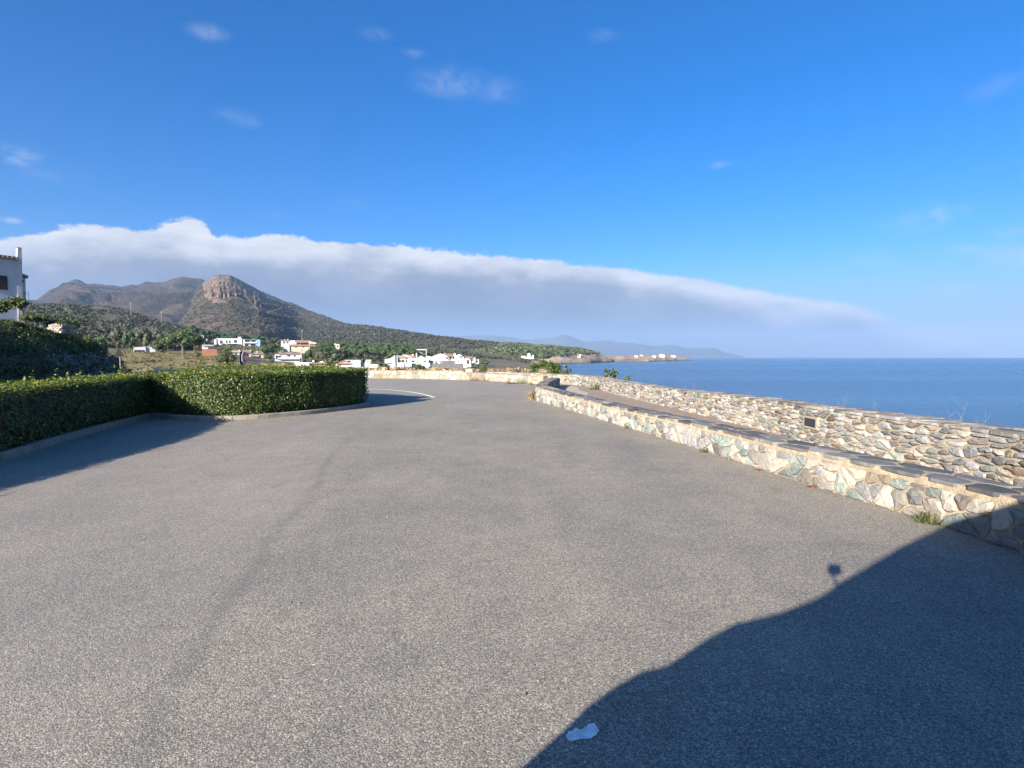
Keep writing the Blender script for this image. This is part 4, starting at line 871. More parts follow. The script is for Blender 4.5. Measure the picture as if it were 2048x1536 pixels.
# ------------------------------------------------------------------ scrub and woods (masses)
sr = np.random.default_rng(33)
def scatter(name, label, cat, P_, R, mat, per, size, rng, flat=0.75):
    n = len(P_); idx = np.repeat(np.arange(n), per); d = rng.normal(0, 1, (n * per, 3)); d /= np.linalg.norm(d, axis=1)[:, None]; d[:, 2] = np.abs(d[:, 2]) * 1.0 - 0.15
    pos = P_[idx] + d * (R[idx] * rng.uniform(.55, 1.05, n * per))[:, None] * np.array([1, 1, flat]) + np.array([0, 0, .25]) * R[idx][:, None]
    s_ = R[idx] * size; nn = d + rng.normal(0, .5, d.shape); nn /= np.linalg.norm(nn, axis=1)[:, None]; t_ = np.cross(nn, rng.normal(0, 1, nn.shape)); t_ /= np.linalg.norm(t_, axis=1)[:, None]; b = np.cross(nn, t_); s2 = (s_ * rng.uniform(.6, 1.3, len(s_)))[:, None]
    V = np.empty((n * per, 4, 3)); V[:, 0] = pos - t_ * s2; V[:, 1] = pos + b * s2 * .7; V[:, 2] = pos + t_ * s2; V[:, 3] = pos - b * s2 * .7
    base = rng.beta(2, 2.2, n)[idx]; tn = np.clip(base * .7 + rng.random(n * per) * .35 + 0.12 * d[:, 2], 0, 1)
    return tag(obj(name, mesh(name, V.reshape(-1, 3), np.arange(n * per * 4).reshape(-1, 4), mat, tints=tn)), label, cat, kind='stuff')
def pts_on(n, x0, x1, Y0, Y1, keep, rng):
    px = rng.uniform(x0, x1, n); Y = np.sqrt(rng.uniform(Y0 ** 2, Y1 ** 2, n)); k = keep(px, Y); px, Y = px[k], Y[k]; z = terrain_z(px, Y); ok = z > SEA + 3; px, Y, z = px[ok], Y[ok], z[ok]
    return np.column_stack([(px - 1024) / F * Y, Y, z])
def keep1(px, Y): return (Y > 250) & ~((px > 200) & (px < 470) & (Y < 255)) & (fbm(px * .02, Y * .01, 4, 3) > .33) & ~((px > 420) & (px < 660) & (Y < 430)) & ~((px > 740) & (Y < 360)) & ~((px > 950) & (Y < 700))
Ps = pts_on(5200, 60, 1060, 240, 820, keep1, sr); scatter('hillside_scrub', 'grey green maquis scrub covering the hillside behind the village', 'scrub', Ps, sr.uniform(1.6, 4.2, len(Ps)), 'scrub_leaf', 22, .34, sr)
Ps = pts_on(700, 520, 1110, 50, 240, lambda px, Y: (fbm(px * .03, Y * .03, 8, 3) > .45), sr); scatter('rough_grass_clumps', 'dry bushes dotted over the rough ground beyond the far wall', 'scrub', Ps, sr.uniform(.4, 1.1, len(Ps)), 'dry_grass', 20, .3, sr, .5)
Ps = pts_on(900, 425, 960, 150, 430, lambda px, Y: (fbm(px * .05, Y * .03, 6, 3) > .42) & ~((px > 455) & (px < 535) & (Y < 252)) & ~((px > 545) & (px < 608) & (Y < 230)) & ~((px > 765) & (Y < 310)), sr); scatter('garden_shrubs', 'mixed garden shrubs among the village houses', 'shrubs', Ps, sr.uniform(.7, 1.7, len(Ps)), 'bank_leaf', 22, .34, sr)
Ps = pts_on(1500, 235, 470, 60, 245, lambda px, Y: fbm(px * .05, Y * .05, 7, 3) > .40, sr); scatter('field_tufts', 'dry grass tufts in the field below the umbrella pine', 'grass', Ps, sr.uniform(.2, .5, len(Ps)), 'field_tuft', 14, .4, sr, .5)
def on_mesh(o, n, rng, cond):
    me = o.data; nv = len(me.vertices); co = np.empty(nv * 3); me.vertices.foreach_get('co', co); co = co.reshape(-1, 3); f = rng.integers(0, len(me.polygons), n * 3); out = []
    for i in f:
        vs_ = me.polygons[i].vertices; w = rng.dirichlet([1] * 4); p = sum(co[v] * a for v, a in zip(vs_, w))
        if cond(p): out.append(p)
        if len(out) >= n: break
    return np.array(out)
Ps = on_mesh(wood, 2600, sr, lambda p: p[2] > 1.8 + (714 - np.interp((p[0] / p[1]) * F + 1024, [930, 1040, 1100, 1150, 1224], [722, 722, 716, 709, 709])) / F * p[1])
scatter('pine_wood', 'green pine wood covering the low hill above the coves', 'woodland', Ps, sr.uniform(4, 8, len(Ps)), 'wood_leaf', 16, .34, sr)
Ps = on_mesh(mtn, 13000, sr, lambda p: rockmask((p[0] / p[1]) * F + 1024, 714 - (p[2] - H) / p[1] * F) < .5 and p[1] < 3200)
scatter('mountain_scrub', 'low scrub dotting the slopes of the rocky mountain', 'scrub', Ps, sr.uniform(2.5, 5.5, len(Ps)), 'scrub_leaf', 8, .40, sr, .6)

# ------------------------------------------------------------------ trees
def make_tree(kind, rng, n=900):
    """unit tree, height about 1, crown width about 1"""
    if kind == 'stone_pine':
        cs, rs = [], []
        for k in range(26 if n > 1000 else 15):
            a = rng.uniform(0, 6.28); r = math.sqrt(rng.random()) * .40; cs.append((math.cos(a) * r, math.sin(a) * r, .80 - r * r * 1.5 + rng.uniform(-.12, .0))); rs.append(rng.uniform(.15, .21))
        V, Fq, idx = lumps(cs, rs, n, rng, .058, .85, .5); cores = [blob(c_, r_ * .72, rng, .8) for c_, r_ in zip(cs, rs)]
        tr_ = [tube([(0, 0, -.05), (.015, 0, .22), (0, .01, .45)], [.035, .028, .022], 6)]
        for k in range(7): c_ = cs[k]; tr_.append(tube([(0, .005, .34 + .02 * k), (c_[0] * .5, c_[1] * .5, .5), (c_[0], c_[1], c_[2])], [.016, .012, .006], 5))
    elif kind == 'round_tree':
        cs, rs = [], []
        for k in range(14):
            d = rng.normal(0, 1, 3); d /= np.linalg.norm(d); cs.append((d[0] * .28, d[1] * .28, .52 + d[2] * .24)); rs.append(rng.uniform(.15, .22))
        V, Fq, idx = lumps(cs, rs, n, rng, .06, .9, .5); cores = [blob(c_, r_ * .75, rng, .85) for c_, r_ in zip(cs, rs)]; tr_ = [tube([(0, 0, -.05), (.01, 0, .2), (0, 0, .5)], [.035, .03, .02], 6)]
    elif kind == 'bush':
        cs, rs = [], []
        for k in range(12):
            a = rng.uniform(0, 6.28); r = math.sqrt(rng.random()) * .33; cs.append((math.cos(a) * r, math.sin(a) * r, .32 + (.33 - r) * .9 * rng.uniform(.4, 1.1))); rs.append(rng.uniform(.16, .24))
        V, Fq, idx = lumps(cs, rs, n, rng, .065, 1.1, .5); cores = [blob(c_, r_ * .75, rng, 1.0) for c_, r_ in zip(cs, rs)]; tr_ = [tube([(0, 0, -.05), (.01, 0, .3)], [.03, .02], 5)]
    else:  # palm
        pts = []; nn_ = []
        for k in range(16):
            a = k * 2.399; droop = rng.uniform(.2, .9)
            for q in np.linspace(.1, 1, n // 16):
                r = q * .5; z = .72 + q * .22 * (1 - droop) - q * q * .28 * droop; sgn = rng.uniform(-1, 1) * .05 * (1 - q * .5)
                pts.append((math.cos(a) * r - math.sin(a) * sgn, math.sin(a) * r + math.cos(a) * sgn, z)); nn_.append((0, 0, 1))
        V, Fq = leaves(np.array(pts), np.array(nn_, float), .09, rng, .5, .3); idx = np.zeros(len(pts), int); cores = []; tr_ = [tube([(0, 0, -.05), (0, 0, .4), (0, 0, .72)], [.06, .05, .055], 7)]
    tn = np.clip(.25 + .5 * rng.random(40)[idx % 40] * .9 + rng.random(len(idx)) * .25, 0, 1)
    return (V, Fq, tn), cores, join(tr_)
PROTO = {}
def tree_meshes(kind, var, leafm, barkm='bark'):
    key = (kind, var, leafm)
    if key not in PROTO:
        rg = np.random.default_rng(100 + var * 7 + len(kind)); (V, Fq, tn), cores, tk = make_tree(kind, rg, 2200 if var >= 10 else 900)
        if cores:
            cv, cf = join(cores); k = len(V); Fall = Fq.tolist() + [tuple(i + k for i in f) for f in cf]; V = np.concatenate([V, cv]); tn = np.concatenate([tn, np.full(len(cf), .12)])
        else: Fall = Fq.tolist()
        PROTO[key] = (mesh('crown', V, Fall, leafm, tints=tn), mesh('trunk', tk[0], tk[1], barkm))
    return PROTO[key]
def tree(name, label, px, Y, w, h, kind='stone_pine', var=0, leafm='pine_needle', group=None, cat='tree', dz=0.0, rz=None):
    """w, h in metres"""
    p = TP(px, Y); r = thing(name, label, cat, (p[0], p[1], p[2] + dz), group, random.uniform(0, 6.28) if rz is None else rz); r.scale = (w, w, h * (1.08 if kind == 'stone_pine' else 1.0))
    cm, tm = tree_meshes(kind, var, leafm); obj('crown', cm, r); obj('trunk', tm, r); return r
def pxh(px0, px1, Y): return abs(px1 - px0) * Y / F
def tpx(name, label, x0, x1, ytop, Y, **kw):
    px = (x0 + x1) / 2; p = TP(px, Y); zt = H + ray(px, ytop)[2] / ray(px, ytop)[1] * Y; return tree(name, label, px, Y, pxh(x0, x1, Y) * 1.05, max(1.5, zt - p[2]), **kw)
tpx('stone_pine', 'big umbrella shaped pine leaning over the dry field', 331, 403, 660, 190, kind='stone_pine', var=10, leafm='pine_needle_light', rz=2.0)
tpx('stone_pine', 'dark pine half hidden behind the big field pine', 372, 408, 665, 230, kind='stone_pine', var=11, leafm='pine_needle')
tpx('round_tree', 'dark small tree at the left foot of the big field pine', 305, 335, 684, 200, kind='round_tree', var=0, leafm='pine_needle')
for k, (a, b, yt, Y, lf, lb) in enumerate(((222, 250, 648, 245, 'olive_leaf', 'pale olive tree at the left end of the row above the field'), (246, 276, 655, 235, 'pine_needle', 'dark blue green tree third from the left above the field'), (232, 262, 652, 265, 'pine_needle_light', 'dull green tree behind the dark one above the field'), (272, 306, 652, 245, 'olive_leaf', 'tall grey green tree above the low white lodge'),
        (300, 330, 655, 255, 'olive_leaf', 'bushy olive tree left of the big field pine'), (318, 348, 657, 245, 'pine_needle_light', 'yellowish green tree just behind the big field pine'))):
    tpx('round_tree', lb, a, b, yt, Y, kind='round_tree', var=k % 3, leafm=lf)
for k, (a, b, yt, lb) in enumerate(((160, 200, 649, 'bright green leafy tree on top of the bank near the field'), (178, 224, 654, 'dark leafy tree at the right end of the bank top'))):
    tpx('round_tree', lb, a, b, yt, 110 + 10 * k, kind='bush', var=11 + k, leafm=('hedge_leaf', 'pine_needle')[k])
tpx('round_bush', 'round dark bush left of the tile roofed cream house', 433, 478, 693, 110, kind='bush', var=10, leafm='bank_leaf')
tpx('yellow_bush', 'small yellowish bush beside the terracotta wall', 388, 406, 697, 150, kind='bush', var=1, leafm='olive_leaf')
for a_, b_, y_, Y_, lb in ((553, 580, 688, 268, 'dark green tree below the white house with tiled edge'), (606, 630, 690, 262, 'round green tree below the cream hillside house'), (628, 652, 692, 262, 'bushy pine between the utility pole and the grove'), (590, 608, 695, 255, 'small olive tree just left of the utility pole'), (528, 548, 704, 235, 'low tree between the cream house and the grey terrace house'), (436, 462, 698, 300, 'green tree under the long white villa')):
    tpx('round_tree', lb, a_, b_, y_, Y_, kind='bush', var=(a_ // 7) % 3, leafm=('pine_needle_light', 'olive_leaf', 'pine_needle')[a_ % 3])
G1 = 'pines on the crest behind the white villas'
for k, x in enumerate((388, 400, 414, 428, 441, 455, 470, 486, 502, 517, 532, 546)):
    tpx('stone_pine', 'dark rounded pine on the crest behind the white villas', x - 13, x + 13, np.interp(x, [388, 430, 480, 546], [648, 661, 667, 675]) + random.uniform(-2, 2), 470 + random.uniform(-15, 30), kind='round_tree', var=k % 3, leafm=('pine_needle', 'pine_needle_light')[k % 4 == 0], group=G1)
tpx('stone_pine', 'broad dense green tree between the cream house and the grey terrace house', 520, 573, 680, 285, kind='bush', var=12, leafm='pine_needle')
tpx('palm_tree', 'small palm in front of the pine grove', 636, 668, 708, 200, kind='palm', var=0, leafm='olive_leaf', cat='palm')
tpx('round_bush', 'round green bush against the garden wall of the big white house', 824, 854, 722, 110, kind='bush', var=13, leafm='pine_needle_light')
tpx('round_bush', 'dark bush beside the curved white wall', 764, 780, 722, 160, kind='bush', var=2, leafm='pine_needle')
tpx('round_bush', 'olive bush behind the curved white wall', 746, 768, 717, 220, kind='bush', var=0, leafm='olive_leaf')
tpx('palm_tree', 'tiny palm in the garden before the white gable house', 772, 788, 723, 180, kind='palm', var=1, leafm='olive_leaf', cat='palm')
G2 = 'umbrella pines of the grove behind the white houses'
gr = np.random.default_rng(77); k = 0
for rowY, ytop, xs_ in ((470, 682, range(646, 850, 17)), (400, 687, range(638, 830, 19)), (345, 694, range(648, 810, 21))):
    for x in xs_:
        x_ = x + gr.uniform(-4, 4); yt = ytop + gr.uniform(-1.5, 3) + max(0, (x - 780)) * .03; w_ = gr.uniform(22, 32)
        tpx('stone_pine', 'green umbrella pine in the grove behind the white houses', x_ - w_ / 2, x_ + w_ / 2, yt, rowY + gr.uniform(-12, 12), kind='stone_pine', var=k % 5, leafm=('pine_needle_light', 'pine_needle', 'pine_needle_light')[k % 3], group=G2); k += 1
tpx('stone_pine', 'tall pine left of the white frame pavilion', 812, 838, 693, 380, kind='round_tree', var=1, leafm='pine_needle_light')
tpx('stone_pine', 'dark pine right of the white frame pavilion', 851, 868, 697, 400, kind='round_tree', var=2, leafm='pine_needle')
tpx('round_tree', 'dark trees mass at the far right of the white houses', 958, 982, 712, 420, kind='bush', var=1, leafm='pine_needle')
tpx('round_bush', 'dark sloping bush behind the far wall near the beach track', 955, 975, 735, 80, kind='bush', var=14, leafm='bank_leaf')
# leafy bush behind the parapet and small ones over the sea
def sea_bush(label, x0, x1, ytop, Y, seed, n, leaf='grass_blade', zb=-1.2):
    rg = np.random.default_rng(seed); w = pxh(x0, x1, Y); px = (x0 + x1) / 2; zt = H + ray(px, ytop)[2] / ray(px, ytop)[1] * Y; r = thing('coast_bush', label, 'bush', ((px - 1024) / F * Y, Y, zb))
    cs, rs = [], []
    for k in range(26): 
        u = rg.uniform(-.42, .42); cs.append((u * w, rg.uniform(-.4, .4), (zt - zb) * rg.uniform(.45, 1.0) * (1 - abs(u) * .35))); rs.append(rg.uniform(.08, .19) * max(w * .8, .8))
    V, Fq, idx = lumps(cs, rs, n * 2, rg, .10, 1.0, .0); tn = rg.random(len(idx)); part('foliage', V, Fq, 'hedge_leaf', r, world=False, tints=np.clip(tn * .8 + .12, 0, .95), kind='stuff')
    tb = [tube([(0, 0, 0), (c_[0] * .5, 0, c_[2] * .5), c_], [.03, .02, .008], 4) for c_ in cs]; V, Fc = join(tb); part('branch', V, Fc, 'bark_pale', r, world=False, kind='stuff')
sea_bush('large leafy green bush standing behind the wall where land meets sea', 1056, 1124, 718, 48, 3, 4200)
sea_bush('smaller sparse bush with a pale flower just right of the large one', 1120, 1145, 731, 46, 4, 900)
sea_bush('little round shrub rising over the parapet against the sea', 1204, 1228, 737, 31, 5, 600, zb=-.8)
sea_bush('tallest thin shrub over the parapet against the sea', 1222, 1234, 734, 31, 6, 420, zb=-.8)
sea_bush('low spreading shrub on the parapet edge before the thin stems', 1236, 1264, 749, 28, 7, 700, zb=-.6)

# ------------------------------------------------------------------ houses
def prism(poly, y0, y1):
    n = len(poly); V = [(x, y0, z) for x, z in poly] + [(x, y1, z) for x, z in poly]
    area = sum(poly[i][0] * poly[(i + 1) % n][1] - poly[(i + 1) % n][0] * poly[i][1] for i in range(n))
    Fc = [tuple(range(n)), tuple(range(2 * n - 1, n - 1, -1))] + [(i, n + i, n + (i + 1) % n, (i + 1) % n) for i in range(n)]
    if area > 0: Fc = [tuple(reversed(f)) for f in Fc]
    Fc = [tuple(reversed(f)) for f in Fc]
    return np.array(V, float), Fc
def house(name, label, x0, yb, Y, items, cat='house', group=None, down=3.0, rz=0.0):
    base = PY(x0, yb, Y); a0 = math.atan((x0 - 1024) / F); R0 = Y / math.cos(a0); s_ = R0 / F; psi = -a0 + rz
    r = thing(name, label, cat, tuple(base), group, psi)          # most houses face the road
    def L(x, y):
        d_ = ray(x, y); ta = d_[0] / d_[1]; lx = (Y * ta - base[0]) / (math.cos(psi) - math.sin(psi) * ta); yd = Y + lx * math.sin(psi)
        return (lx, d_[2] / d_[1] * yd + H - base[2])
    for it in items:
        k = it[0]
        if k == 'wall':        # polygon in view, offset, depth, material
            poly = [L(*q) for q in it[1]]; poly = [(x, z if z > (0.4 if down < 4 else 3) or z == max(q[1] for q in poly) else -down) for x, z in poly]; V, Fc = prism(poly, it[2], it[2] + it[3]); obj('wall', mesh('wall', V, Fc, it[4]), r)
        elif k == 'roof':      # slope line x0,y0,x1,y1 , offset, depth, mat
            a = L(it[1], it[2]); b = L(it[3], it[4]); th = .22; V, Fc = prism([(a[0], a[1] + .02), (b[0], b[1] + .02), (b[0], b[1] + th), (a[0], a[1] + th)], it[5] - .3, it[5] + it[6] + .3); obj('roof', mesh('roof', V, Fc, it[7]), r)
        elif k == 'slope':     # roof falling toward the viewer: x0,x1,ytop(ridge),ybot(eave), offset, run
            a = L(it[1], it[3]); b = L(it[2], it[4]); z1, z0 = a[1], b[1]; o_ = it[5]; run = it[6]; xa, xb = a[0], b[0]; ex_ = it[8] if len(it) > 8 else 0.0
            V = [(xa, o_ - .25, z0), (xb, o_ - .25, z0), (xb - ex_, o_ + run, z1), (xa + ex_, o_ + run, z1)]; V += [(x, y, z - .2) for x, y, z in V]
            obj('roof', mesh('roof', V, [(0, 1, 2, 3), (7, 6, 5, 4), (0, 4, 5, 1), (1, 5, 6, 2), (2, 6, 7, 3), (3, 7, 4, 0)], it[7]), r)
        elif k == 'win':
            x, y, w, h_, o_ = it[1:6]; a = L(x, y); w = L(x + w, y)[0] - a[0]; h_ *= Y / F; fw_ = .08
            V, Fc = join([boxv(a[0], a[0] + w, o_ - .06, o_ + .05, a[1] - fw_, a[1]), boxv(a[0], a[0] + w, o_ - .06, o_ + .05, a[1] - h_, a[1] - h_ + fw_), boxv(a[0], a[0] + fw_, o_ - .055, o_ + .05, a[1] - h_ + fw_, a[1] - fw_), boxv(a[0] + w - fw_, a[0] + w, o_ - .055, o_ + .05, a[1] - h_ + fw_, a[1] - fw_)])
            wf = obj('window', mesh('window', V, Fc, it[6] if len(it) > 6 else 'dark_wood'), r); V, Fc = boxv(a[0] + fw_, a[0] + w - fw_, o_ - .03, o_ + .04, a[1] - h_ + fw_, a[1] - fw_); obj('pane', mesh('pane', V, Fc, 'glass_dark'), wf)
        elif k == 'chimney':
            x, y, w, h_, o_ = it[1:6]; a = L(x, y); w = L(x + w, y)[0] - a[0]; h_ *= Y / F; V, Fc = boxv(a[0], a[0] + w, o_, o_ + max(w, .5), a[1] - h_, a[1]); c_ = obj('chimney', mesh('chimney', V, Fc, it[6] if len(it) > 6 else 'white_plaster'), r)
            V, Fc = boxv(a[0] - .08, a[0] + w + .08, o_ - .08, o_ + max(w, .5) + .08, a[1], a[1] + .12); obj('chimney_cap', mesh('chimney_cap', V, Fc, 'roof_tile_old'), c_)
        elif k == 'box':       # name, x0,x1,ytop,ybot, offset, depth, mat
            a = L(it[2], it[4]); b = L(it[3], it[5]); V, Fc = boxv(a[0], b[0], it[6], it[6] + it[7], b[1], a[1]); obj(it[1], mesh(it[1], V, Fc, it[8]), r)
    return r
WP, CPm, GP = 'white_plaster', 'cream_plaster', 'grey_plaster'
def R4(x0, x1, yt, yb): return [(x0, yb), (x0, yt), (x1, yt), (x1, yb)]
house('lodge', 'low white lodge with a gabled wall at the back of the field', 266, 704, 215, [('wall', [(266, 704), (267, 695), (287, 693.5), (291, 693), (292.5, 704)], 0, 5, WP), ('wall', [(292.5, 704), (292.5, 693), (309, 694), (314, 704)], .6, 4, WP), ('box', 'garden_fence', 268, 290, 700, 704, -1.5, .1, 'dark_wood')])
house('house', 'small cubic white house behind the umbrella pine', 383, 689, 400, [('wall', R4(383, 400, 673, 689), 0, 6, WP), ('wall', R4(400, 407, 671, 689), .8, 6, WP), ('wall', R4(407, 414.5, 677, 689), 1.6, 5, WP), ('win', 397, 674, 3, 5, 0), ('win', 409, 680, 3, 4, 1.6)])
house('villa', 'long white flat roofed villa on the slope', 428, 693, 385, [('wall', R4(428, 433, 678, 693), 0, 6, WP), ('wall', R4(433, 484, 676.5, 693), .5, 8, WP), ('chimney', 476, 673.5, 6, 3.5, 1), ('win', 440, 681, 5, 6, .5), ('win', 452, 681, 3, 5, .5), ('win', 458, 681, 3, 5, .5), ('win', 468, 680, 6, 5.5, .5),
      ('box', 'terrace_roof', 452, 478, 687, 687.8, -2.2, 2.7, GP), ('win', 454, 688.5, 7, 4, .45), ('win', 467, 688.5, 8, 4, .45), ('box', 'terrace_post', 452.5, 453.2, 687.8, 693, -2.1, .25, WP), ('box', 'terrace_post', 464.5, 465.2, 687.8, 693, -2.1, .25, WP), ('box', 'terrace_post', 477, 477.7, 687.8, 693, -2.1, .25, WP)])
house('villa', 'blue and white villa with balconies right of the long white one', 486, 693.5, 385, [('wall', R4(486, 513, 679, 693.5), 1.4, 7, GP), ('wall', R4(513, 520, 680, 693.5), .4, 8, 'blue_plaster'), ('box', 'balcony_slab', 487, 514, 685.4, 686.6, 0, 1.4, WP), ('box', 'roof_slab', 486, 520, 678.3, 679.2, -.1, 8.5, GP), ('box', 'white_wall', 487, 489.5, 679, 683.5, .3, .8, WP),
      ('win', 492, 681, 8, 4, 1.4), ('win', 503, 681, 8, 4, 1.4), ('win', 489, 688, 8, 5, 1.4), ('win', 501, 688, 10, 5, 1.4), ('box', 'balcony_rail', 487, 514, 683.7, 685.4, .0, .05, GP)])
house('annex', 'low building with grey roof above an orange terracotta wall', 404, 712, 178, [('wall', R4(404, 424, 690, 700), 2.2, 5, GP), ('slope', 404, 428, 688.5, 691, 1.9, 3, 'roof_grey'), ('wall', R4(404, 434, 698, 711), 0, 2, 'terracotta_wall'), ('box', 'dark_screen', 416, 431, 692.5, 698, 1.2, .5, 'dark_metal')])
house('house', 'cream and white tile roofed house just right of the stop sign', 464, 722, 250, [('wall', R4(464, 481, 703, 722), .5, 7, WP), ('wall', R4(481, 502, 705, 722), 1.2, 7, CPm), ('wall', R4(502, 527, 707.5, 722), 0, 7, CPm), ('slope', 462.5, 503, 699.5, 704.5, .2, 4, 'roof_tile_old'), ('slope', 496, 528.5, 702, 708, -.3, 4, 'roof_tile_old', 1),
      ('chimney', 501, 700, 2, 5, 2.0, CPm), ('chimney', 513.5, 702, 2, 4, 1.2, CPm), ('chimney', 477.5, 699, 2, 4, 2.2), ('win', 470, 707, 4, 4, .5), ('win', 494, 708.5, 4, 4, 1.2), ('win', 518, 710.5, 3.4, 3.6, 0), ('wall', R4(510.5, 514, 712, 722), -1, 1, WP)])
house('terrace_house', 'long grey blue terrace house with a flat tiled roof and arches', 550, 721, 225, [('wall', R4(550, 600, 708.5, 721), 1, 7, GP), ('wall', R4(600, 603, 709, 718), .6, 7, WP), ('slope', 556, 603, 703.5, 708, .7, 4, 'roof_tile_old', .6), ('win', 574, 709.5, 7, 4, 1, 'grey_plaster'), ('win', 588, 710.5, 3, 3, 1), ('win', 557, 711, 6, 3, 1, 'grey_plaster'),
      ('box', 'balcony_wall', 555, 600, 715, 718.5, -.3, 1.2, GP), ('chimney', 583, 702.3, 4, 2, 2.5, 'roof_tile_old'), ('chimney', 561, 702.7, 3.5, 2, 2.5, 'roof_tile_old'), ('box', 'curved_stair', 549, 551.5, 710, 717, -.4, 1.2, WP)])
house('house', 'white house with tiled edge, upper left of the hillside pair', 562, 691, 330, [('wall', R4(562, 583, 680.5, 691), .8, 6, GP), ('wall', [(582, 691), (582, 682), (585, 680.5), (590, 681), (597, 685), (597, 691)], 0, 6, WP), ('slope', 561, 580, 679, 681, .5, 3, 'roof_tile_old'), ('chimney', 575, 677.8, 1.6, 3, 2), ('chimney', 569, 678.5, 1.6, 2, 2), ('win', 566, 683.5, 4, 3, .8), ('win', 573, 683.5, 4, 3, .8)])
house('house', 'wide brown roofed house with white sloping gable on the hillside', 592, 692, 325, [('wall', R4(593, 618, 684, 692), 1.5, 6, 'dark_wood'), ('slope', 590, 620, 680, 685, 1, 4, 'roof_tile_old'), ('wall', [(618, 692), (618, 682), (620, 682.5), (633, 686), (633, 687.5), (620, 687)], .5, 5, WP)])
house('house', 'cream house with pale tiled roof below the hillside pair', 576, 696, 300, [('wall', R4(576, 617, 691.5, 696), 0, 6, CPm), ('slope', 577, 632, 688.5, 692, -.3, 3, 'roof_tile', .5), ('wall', [(575.5, 696), (575.5, 691), (579, 690.5), (579, 696)], -.6, 2, WP), ('chimney', 584, 687.5, 1.5, 2, 1.5, CPm), ('chimney', 600, 687.5, 1.5, 2, 1.5, CPm), ('win', 590, 692.5, 4, 2.5, 0), ('win', 605, 692.5, 3, 2.5, 0)])
house('long_low_house', 'long low white roofed house right above the hedge top', 589, 731, 160, [('wall', R4(589, 619, 726.3, 731), 0, 4, WP), ('wall', R4(621, 652, 726.5, 731), 1, 4, CPm), ('slope', 619, 654, 724.5, 727, .7, 2, 'roof_tile_old'), ('chimney', 625, 720.5, 4, 4.5, 1.6), ('wall', [(639, 727), (640, 723.5), (646, 721.5), (649, 725), (649, 727)], 2.2, 1, WP), ('box', 'roof_slab', 588, 624, 724.7, 726.2, .5, 3.5, GP)])
house('house', 'white house with a shallow red tiled roof just above the hedge end', 672, 732, 150, [('wall', [(672, 732), (672, 728), (690, 725), (707, 726), (707, 732)], 0.3, 5, WP), ('wall', [(701, 732), (701, 725), (705, 721), (721, 720), (721, 732)], 0, 5, WP), ('slope', 673, 704, 721.5, 727, .0, 2.5, 'roof_tile', 1.4), ('box', 'ridge_trim', 690, 720.5, 720, 721.2, 2.4, .3, WP), ('wall', [(721, 732), (721, 724.5), (731, 725), (734, 732)], 1, 4, GP)])
house('garden_wall', 'curved white garden wall with a chimney like pier', 731, 736, 140, [('wall', [(731, 736), (731, 720), (734.5, 723), (741, 728), (756, 729), (756, 736)], 0, .5, WP), ('wall', [(756, 736), (756, 732), (766, 733), (766, 736)], -.1, .5, WP), ('wall', [(732.5, 728), (732.5, 720.5), (741.5, 720.5), (741.5, 727)], .6, .7, CPm), ('box', 'pier_cap', 731, 743, 719.6, 720.6, .5, .9, WP)], cat='wall')
house('white_house', 'large white house with grey flat roof and bright red tiled wing', 769, 733, 265, [
      ('wall', [(769, 733), (769.5, 718.5), (780, 717), (790, 711), (791, 733)], 0, 8, WP), ('wall', R4(791, 795, 713, 733), .8, 5, GP), ('slope', 788, 813, 710.5, 714.5, 1.4, 6, 'roof_grey'), ('wall', R4(795, 816, 715, 733), 2.0, 5, CPm),
      ('wall', [(816, 733), (816, 715), (804, 709.4), (808, 709), (834, 717), (836, 733)], 1.0, 5, WP), ('slope', 806.5, 832, 709, 715, .8, 4.5, 'roof_tile', 1.0), ('chimney', 824.5, 708.5, 3.6, 2.5, 3), ('chimney', 832, 706, 2.2, 12, 1.5), ('win', 803, 720, 6, 4.5, 2.0), ('win', 812, 720, 3, 4.5, 2.0), ('win', 823, 721, 6, 3.5, 1.0),
      ('win', 795, 718, 2, 7, .8), ('wall', R4(795, 807, 725, 733), -2.5, 2, WP), ('box', 'garage_door', 807.5, 823, 727, 733, -2.0, .3, 'grey_plaster'), ('box', 'garage_roof', 807, 826, 725.5, 727, -2.3, 4, WP)])
house('white_house', 'white gabled house with dark red roof edge right of the large one', 835, 731, 270, [('wall', [(835, 731), (835, 717), (840, 712), (843, 712), (857, 719), (857, 731)], 0, 7, WP), ('roof', 841, 712, 858, 718, 0, 7, 'roof_tile_old'), ('win', 848, 721, 3.5, 3.5, 0), ('wall', R4(850, 871, 719.5, 731), 2, 5, GP), ('box', 'white_gate_pier', 852.5, 860, 726.5, 733, -2, .8, WP), ('win', 862, 722, 5, 6, 2)])
house('white_house', 'small white house with a slanting roof left of the tallest gable', 854, 730, 280, [('wall', [(854, 724), (853, 712.5), (856, 712), (886, 720), (886, 730), (866, 730)], 3, 5, WP), ('roof', 856, 712, 888, 720, 3, 5, 'roof_tile_old'), ('win', 881, 722, 2.2, 5, 3), ('win', 869, 722.5, 5, 2.5, 3)])
